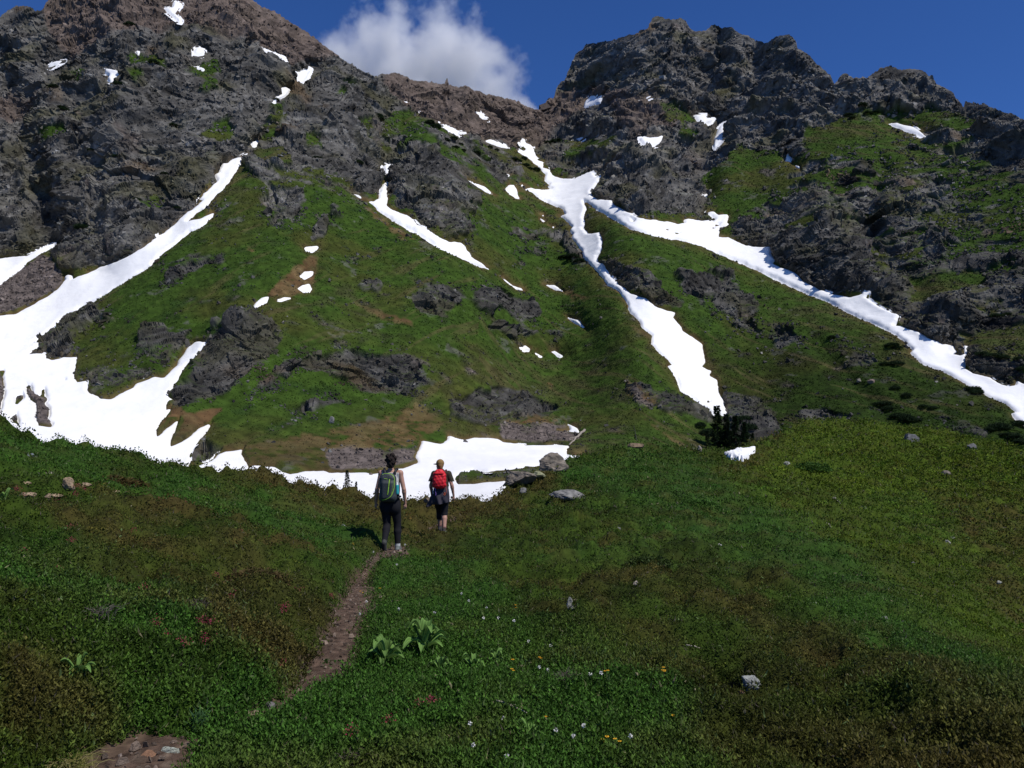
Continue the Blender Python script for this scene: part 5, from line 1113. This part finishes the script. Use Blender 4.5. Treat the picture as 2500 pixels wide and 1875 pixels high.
def person(loc, rz, J, name, label, body_k=1., h=.0075):
    """J: joints. the person faces +y"""
    F = Field((-.42, -.55, -.05), (.42, .55, J['top']+.06), h)
    # torso
    F.cone(J['pelvis'], J['waist'], J['hipr'], J['waistr'], .05, (1, 1.35, 1)); F.cone(J['waist'], J['chest'], J['waistr'], J['chestr'], .05, (1, 1.45, 1))
    F.cone(J['shL'], J['shR'], .052, .052, .06); F.cone(J['chest'], J['neck0'], .085, .05, .05)
    F.cone(J['neck0'], J['head'], .050, .048, .02)
    hd = np.array(J['head']); F.ell(hd+[0, -.005, .03], (.074, .092, .105), .02); f = np.array(J.get('face', (0, 1, 0)), float); f /= np.linalg.norm(f); sdv = np.array([f[1], -f[0], 0])
    F.ell(hd+f*.045+[0, 0, -.035], (.048, .048, .05), .02); F.cone(hd+f*.086+[0, 0, .02], hd+f*.108+[0, 0, -.008], .009, .013, .008)
    F.cone(hd+f*.088+sdv*.018+[0, 0, -.045], hd+f*.088-sdv*.018+[0, 0, -.045], .008, .008, .006)
    for s_ in (-1, 1): F.ell(hd+sdv*.075*s_+[0, 0, .005], (.012, .020, .030), .006); F.ell(hd+f*.084+sdv*.03*s_+[0, 0, .03], (.013, .012, .010), .004)
    for s_ in ('L', 'R'):
        sh, el, wr = (np.array(J[k+s_], float) for k in ('sh', 'el', 'wr')); mid = el*.8+wr*.2
        F.cone(sh, el, .050, .037, .03); F.cone(el, mid, .037, .039, .015); F.cone(mid, wr, .039, .024, .015)
        d = wr-el; sg = -1 if s_ == 'L' else 1; hand(F, wr, d*np.array([.6, .8, 1])+[0, 0, -.1], (-.75*sg, .65, 0), (.65*sg*1., .75, 0))
        hp, kn, an, to = (np.array(J[k+s_], float) for k in ('hp', 'kn', 'an', 'to'))
        F.cone(hp, kn, J['thighr'], .056, .035); F.cone(kn, kn*.68+an*.32, .055, .058, .02); F.cone(kn*.68+an*.32+[0, -.008, 0], an, .056, .036, .02)
        F.cone(an, to, .036, .03, .02)
        F.ell(hp*.9+np.array([0, -.045, .02]), (.095, .075, .10), .04)
    root = empty(name, loc, rz); tag(root, label, 'person'); return F, root
def shoe(J, s_, col, solecol, root, high=.06):
    an, to = np.array(J['an'+s_], float), np.array(J['to'+s_], float); S = Field(np.minimum(an, to)-.16, np.maximum(an, to)+.16, .006)
    d = to-an; d /= np.linalg.norm(d); fwd = d - d*0; ax = an.copy(); heel = J['heel'+s_]
    S.cone(heel, to, .038, .040, .02); S.cone(an+(np.array(heel)-an)*.2, heel, .046, .038, .02); S.cone(an, to, .046, .034, .02); o = S.mesh('shoe', M_cloth, col, root)
    S2 = Field(np.minimum(heel, to)-.1, np.maximum(heel, to)+.1, .006); n = np.array(J['sole'+s_], float); S2.cone(np.array(heel)+n*.030, to+n*.028, .034, .038, .01, (1, 1, 1)); S2.mesh('sole', M_cloth, solecol, o)
def seg_cut(a, b, z0, z1):   # keep the part of a leg between two fractions of its length
    a = np.array(a); b = np.array(b); e = b-a; L = e@e
    return a, e, L, z0, z1
# ---------------- taller hiker
pA, rA = near_point(390, 546.5)
JA = dict(top=1.78, pelvis=(0, 0, .90), waist=(0, 0, 1.08), chest=(0, .01, 1.30), hipr=.158, waistr=.128, chestr=.150, shL=(-.172, 0, 1.425), shR=(.172, 0, 1.425), neck0=(0, -.01, 1.46), head=(.005, .015, 1.60),
          elL=(-.245, -.015, 1.13), elR=(.245, -.02, 1.13), wrL=(-.275, .06, .89), wrR=(.262, .05, .89), hpL=(-.088, 0, .86), hpR=(.088, 0, .86), thighr=.092,
          knL=(-.062, .03, .49), anL=(-.070, -.21, .215), toL=(-.072, -.19, .035), heelL=(-.072, -.265, .185), soleL=(0, -1, -.12),
          knR=(.125, .05, .49), anR=(.140, .0, .095), toR=(.150, .165, .035), heelR=(.140, -.045, .040), soleR=(0, 0, -1))
fA, tallR = person(pA + np.array([0, 0, .0]), 0., JA, 'person', 'taller hiker with dark hair, white top, black leggings and dark green edged backpack')
# recentre the head on the neck, seen from behind
def hikercol(V): return np.array(SKIN)[None]*(1+.0*V)
fA.mesh('body', M_skin, SKIN, tallR)
lz = lambda x, y, z: np.maximum(z-1.02, np.where((x < 0.02) & (y < -.10) & (z < .34), .30-(z-0*y)-.0, np.where(x < .02, .22-z, .17-z)))
fA.copy(.011, lambda x, y, z: np.maximum(np.maximum(z-1.02, .15-z), np.where((np.abs(x) > .205) & (z > .55), .02, -1.))).mesh('leggings', M_cloth, (.010, .010, .013), tallR)
fA.copy(.009, lambda x, y, z: np.maximum(np.maximum(z-1.435+.9*np.maximum(np.abs(x)-.06, 0)*0-.3*np.maximum(.09-np.abs(x), 0)*-1*0, 1.0-z), np.maximum(np.abs(x)-.155, .0-1))).mesh('tank_top', M_cloth, (.62, .60, .58), tallR)
for s_, c_ in (('L', (.60, .60, .58)), ('R', (.42, .44, .43))):
    an = np.array(JA['an'+s_]); kn = np.array(JA['kn'+s_]); t_ = (kn-an)/np.linalg.norm(kn-an); S = Field(an-.12, an+.16, .006); S.cone(an, an+t_*.055, .048, .050, .01); S.mesh('sock', M_cloth, c_, tallR)
    shoe(JA, s_, (.055, .058, .052) if s_ == 'L' else (.16, .18, .17), (.03, .03, .03) if s_ == 'L' else (.28, .30, .28), tallR)
H_ = Field((-.16, -.18, 1.48), (.16, .16, 1.82), .006); H_.ell((.005, -.002, 1.645), (.088, .104, .105), .02); H_.ell((.005, -.085, 1.60), (.062, .045, .085), .03)
for q in ((-.05, -.06, 1.735, .042), (.03, -.05, 1.752, .045), (.075, -.03, 1.70, .040), (-.075, -.03, 1.66, .038), (.0, -.105, 1.68, .048), (.05, -.09, 1.62, .04), (-.045, -.09, 1.56, .03), (.04, -.08, 1.55, .028)): H_.ell(q[:3], (q[3],)*3, .012)
g_ = np.meshgrid(*H_.ax, indexing='ij'); H_.D += .006*np.sin(g_[0]*90+g_[2]*60)*np.sin(g_[1]*80+g_[2]*45); H_.D = np.maximum(H_.D, g_[1]-.045-.35*np.maximum(g_[2]-1.68, 0)*3)
H_.mesh('hair', M_cloth, (.018, .012, .010), tallR)
# backpack (worn, a thing of its own)
bp = empty('backpack', pA, 0.); tag(bp, 'charcoal backpack with lime green piping on the taller hiker', 'backpack')
K = Field((-.28, -.42, .82), (.28, .02, 1.52), .0075); K.box((-.02, -.205, 1.17), (.150, .085, .235), .075, .02, 0., .0); K.box((-.02, -.265, 1.12), (.115, .055, .17), .055, .04); K.ell((-.02, -.20, 1.385), (.11, .07, .05), .04); K.box((-.02, -.20, .985), (.155, .075, .07), .06, .04)
K.mesh('pack_body', M_nylon, (.035, .042, .044), bp)
def yfront(x, z): return -.285-.035*max(0, 1-((x+.02)/.15)**2)*max(0, 1-((z-1.12)/.26)**2)*1.2 if True else 0
def on_pack(pts, rad, col, name, parent, off=.004):
    # lay the piping on the pack's outer face by marching in from behind
    out = []
    for x, z in pts:
        i = int(np.argmin(abs(K.ax[0]-x))); k = int(np.argmin(abs(K.ax[2]-z))); colm = K.D[i, :, k]; j = int(np.argmax(colm < 0)) if (colm < 0).any() else int(np.argmin(abs(K.ax[1]+.2)))
        out.append((x, K.ax[1][j]-off, z))
    out = dense(out, 60); out = gblur(out, 6, 0); b = Buf(); tube(b, out, rad, np.array(col), 8); return b.build(name, M_nylon, parent)
zx = lambda s: [((float(a.split(',')[0])-470)/714, (1450-float(a.split(',')[1]))/714) for a in s.split()]
LIME = (.30, .55, .04)
on_pack(zx('385,450 400,438 440,434 490,438 520,450 540,480 548,520 547,570 542,620 530,670 515,710 495,735 470,750 430,765 390,770'), .0065, LIME, 'piping', bp)
on_pack(zx('484,505 480,560 474,620 468,675 463,702'), .009, LIME, 'zipper_strip', bp)
on_pack(zx('415,498 440,500 462,505'), .005, LIME, 'emblem', bp)
on_pack(zx('535,520 532,580 522,640 508,700'), .004, (.18, .3, .05), 'piping', bp)
for s_ in (-1, 1):
    b = Buf(); tube(b, dense([(s_*.085, -.13, 1.40), (s_*.10, -.10, 1.475), (s_*.115, -.02, 1.50), (s_*.12, .08, 1.44), (s_*.125, .12, 1.33), (s_*.14, .06, 1.12), (s_*.15, -.08, 1.02)], 30), .024, np.array([.014, .014, .015]), 10); b.build('shoulder_strap', M_nylon, bp)
b = Buf(); tube(b, dense([(-.17, -.16, .99), (-.185, -.02, 1.0), (-.12, .12, 1.0), (0, .15, 1.0), (.12, .12, 1.0), (.185, -.02, 1.0), (.15, -.16, .99)], 40), .018, np.array([.012, .012, .013]), 8); b.build('hip_belt', M_nylon, bp)
b = Buf(); tube(b, dense([(-.165, -.17, .95), (-.175, -.18, .86), (-.168, -.17, .80)], 10), .006, np.array([.012, .012, .013]), 6); b.build('dangling_strap', M_nylon, bp)
wb = Field((.10, -.30, 1.0), (.22, -.10, 1.30), .006); wb.cone((.150, -.20, 1.07), (.146, -.20, 1.20), .030, .030, .005); wb.cone((.146, -.20, 1.20), (.145, -.20, 1.245), .024, .017, .01)
wo = wb.mesh('water_bottle', M_plain, (.04, .38, .40), None, colf=lambda V: np.where(V[:, 2:3] > 1.222, np.array([[.7, .75, .75]]), np.array([[.03, .36, .38]]))); wo.location = pA; tag(wo, 'turquoise water bottle in the side pocket of the charcoal backpack', 'bottle')
# ---------------- smaller hiker
pB, rB = near_point(441, 538.5)
JB = dict(top=1.66, pelvis=(0, 0, .85), waist=(0, 0, 1.02), chest=(0, .01, 1.22), hipr=.155, waistr=.13, chestr=.145, shL=(-.155, 0, 1.34), shR=(.155, 0, 1.34), neck0=(-.01, -.01, 1.37), head=(-.03, .015, 1.50), face=(-.75, .65, 0),
          elL=(-.235, .03, 1.08), elR=(.235, -.03, 1.08), wrL=(-.225, .13, .88), wrR=(.270, .03, .86), hpL=(-.082, 0, .81), hpR=(.082, 0, .81), thighr=.092,
          knL=(-.055, .20, .50), anL=(-.045, .24, .14), toL=(-.05, .41, .085), heelL=(-.045, .195, .085), soleL=(0, 0, -1),
          knR=(.075, -.01, .46), anR=(.085, -.17, .125), toR=(.10, -.02, .030), heelR=(.085, -.215, .075), soleR=(0, -.4, -1))
fB, smallR = person(pB, 0., JB, 'person', 'smaller hiker in tan cap, dark tee shirt and black capris carrying a red backpack')
fB.mesh('body', M_skin, (.40, .22, .16), smallR)
fB.copy(.012, lambda x, y, z: np.maximum(np.maximum(z-1.0, .43-.12*(y > .12)-z), np.where((np.abs(x) > .195) & (z > .55), .02, -1.))).mesh('capri_pants', M_cloth, (.011, .011, .014), smallR)
T_ = Field((-.40, -.25, .95), (.40, .25, 1.45), .0075); T_.cone((0, 0, 1.0), (0, .01, 1.24), .160, .160, .03, (1, 1.35, 1)); T_.cone((-.15, 0, 1.33), (.15, 0, 1.33), .068, .068, .05); T_.cone((0, 0, 1.3), (0, -.01, 1.385), .10, .068, .03)
for s_ in (-1, 1): T_.cone((s_*.16, 0, 1.33), (s_*.232, .0, 1.15), .066, .064, .03)
g_ = np.meshgrid(*T_.ax, indexing='ij'); T_.D = np.maximum(T_.D, 1.165-.0*g_[0]-g_[2]+np.where(np.abs(g_[0]) < .17, -.2, 0)); T_.mesh('tee_shirt', M_cloth, (.045, .038, .026), smallR)
for s_ in ('L', 'R'): shoe(JB, s_, (.05, .045, .045), (.10, .09, .08), smallR)
for s_ in ('L', 'R'):
    an = np.array(JB['an'+s_]); kn = np.array(JB['kn'+s_]); t_ = (kn-an)/np.linalg.norm(kn-an); S = Field(an-.12, an+.16, .006); S.cone(an, an+t_*.03, .045, .046, .01); S.mesh('sock', M_cloth, (.12, .06, .06), smallR)
Cp = Field((-.25, -.2, 1.42), (.15, .2, 1.72), .006); Cp.ell((-.03, .01, 1.565), (.090, .103, .092), .01); g_ = np.meshgrid(*Cp.ax, indexing='ij'); Cp.D = np.maximum(Cp.D, 1.535-g_[2]-.10*(g_[1] < -.05)*0); Cp.mesh('cap', M_cloth, (.24, .15, .055), smallR)
Cv = Field((-.32, -.1, 1.44), (.1, .3, 1.68), .006); Cv.ell((-.105, .085, 1.545), (.085, .085, .016), .01); Cv.mesh('cap_visor', M_cloth, (.21, .13, .05), smallR)
Hb = Field((-.16, -.2, 1.36), (.14, .16, 1.64), .006); Hb.ell((-.03, .0, 1.53), (.082, .095, .075), .01); Hb.ell((.0, -.095, 1.46), (.038, .034, .055), .02); Hb.ell((-.01, -.08, 1.50), (.05, .04, .04), .02); g_ = np.meshgrid(*Hb.ax, indexing='ij'); Hb.D = np.maximum(Hb.D, (-.6*(g_[0]+.03)+.75*g_[1])*1-.035); Hb.mesh('hair', M_cloth, (.16, .09, .035), smallR)
# jacket tied round the waist
jk = Field((-.36, -.30, .50), (.36, .26, 1.06), .0075); jk.cone((0, -.01, .97), (-.01, -.03, .78), .165, .195, .03, (1, 1.15, 1)); jk.cone((-.12, -.14, .92), (-.27, -.10, .62), .055, .05, .05); jk.cone((.1, -.12, .90), (.13, -.13, .68), .07, .05, .05); jk.cone((-.05, -.17, .85), (-.02, -.19, .68), .05, .05, .05)
g_ = np.meshgrid(*jk.ax, indexing='ij'); jk.D += .008*np.sin(g_[0]*42+g_[2]*18); jk.D = np.maximum(jk.D, .665+.25*(g_[0]+.02)*(g_[0] > 0)-.35*np.minimum(g_[0]+.1, 0)*-1*.9-g_[2]); jk.mesh('tied_jacket', M_cloth, (.045, .040, .052), smallR)
rp = empty('backpack', pB, 0.); tag(rp, 'bright red backpack on the smaller hiker', 'backpack')
K = Field((-.28, -.42, .88), (.28, .02, 1.50), .0075); K.box((-.03, -.195, 1.20), (.150, .095, .175), .08, .02); K.box((-.03, -.18, 1.36), (.095, .075, .075), .06, .05); K.ell((-.03, -.25, 1.16), (.12, .06, .12), .04); K.ell((-.03, -.20, 1.075), (.15, .09, .06), .04)
g_ = np.meshgrid(*K.ax, indexing='ij'); K.D += .005*np.sin(g_[2]*70+g_[0]*30)*np.sin(g_[0]*45-g_[2]*20)
K.mesh('pack_body', M_nylon, (.62, .012, .022), rp)
L_ = Field((-.2, -.4, 1.26), (.16, -.05, 1.48), .0075); L_.box((-.03, -.215, 1.345), (.108, .085, .035), .034, .01, 0, 0); L_.mesh('lid', M_nylon, (.58, .010, .018), rp)
for x_, c_ in ((-.10, (.30, .01, .015)), (.045, (.30, .01, .015))): on_pack([(x_, 1.33), (x_, 1.25), (x_, 1.15), (x_, 1.07)], .006, c_, 'compression_strap', rp)
for s_ in (-1, 1):
    b = Buf(); tube(b, dense([(s_*.08-.02, -.12, 1.33), (s_*.095, -.08, 1.40), (s_*.105, 0, 1.415), (s_*.11, .08, 1.35), (s_*.12, .12, 1.22), (s_*.15, 0, 1.06)], 26), .020, np.array([.10, .01, .012]), 10); b.build('shoulder_strap', M_nylon, rp)
    b = Buf(); tube(b, dense([(s_*.13-.02, -.20, 1.06), (s_*.15-.02, -.22, .98), (s_*.14-.02, -.22, .90)], 12), .007, np.array([.35, .08, .05]) if s_ > 0 else np.array([.6, .6, .65]), 6); b.build('dangling_strap', M_nylon, rp)
b = Buf(); tube(b, dense([(-.115, -.24, 1.04), (-.11, -.25, .97), (-.095, -.25, .90), (-.10, -.25, .86)], 12), .007, np.array([.22, .12, .45]), 6); b.build('purple_cord', M_nylon, rp)
b = Buf(); th = np.linspace(0, 6.28, 16); tube(b, np.stack([.09+.016*np.cos(th), np.full(16, -.235), .90+.028*np.sin(th)], -1), .005, np.array([.7, .12, .03]), 6); b.build('clip', M_plain, rp)
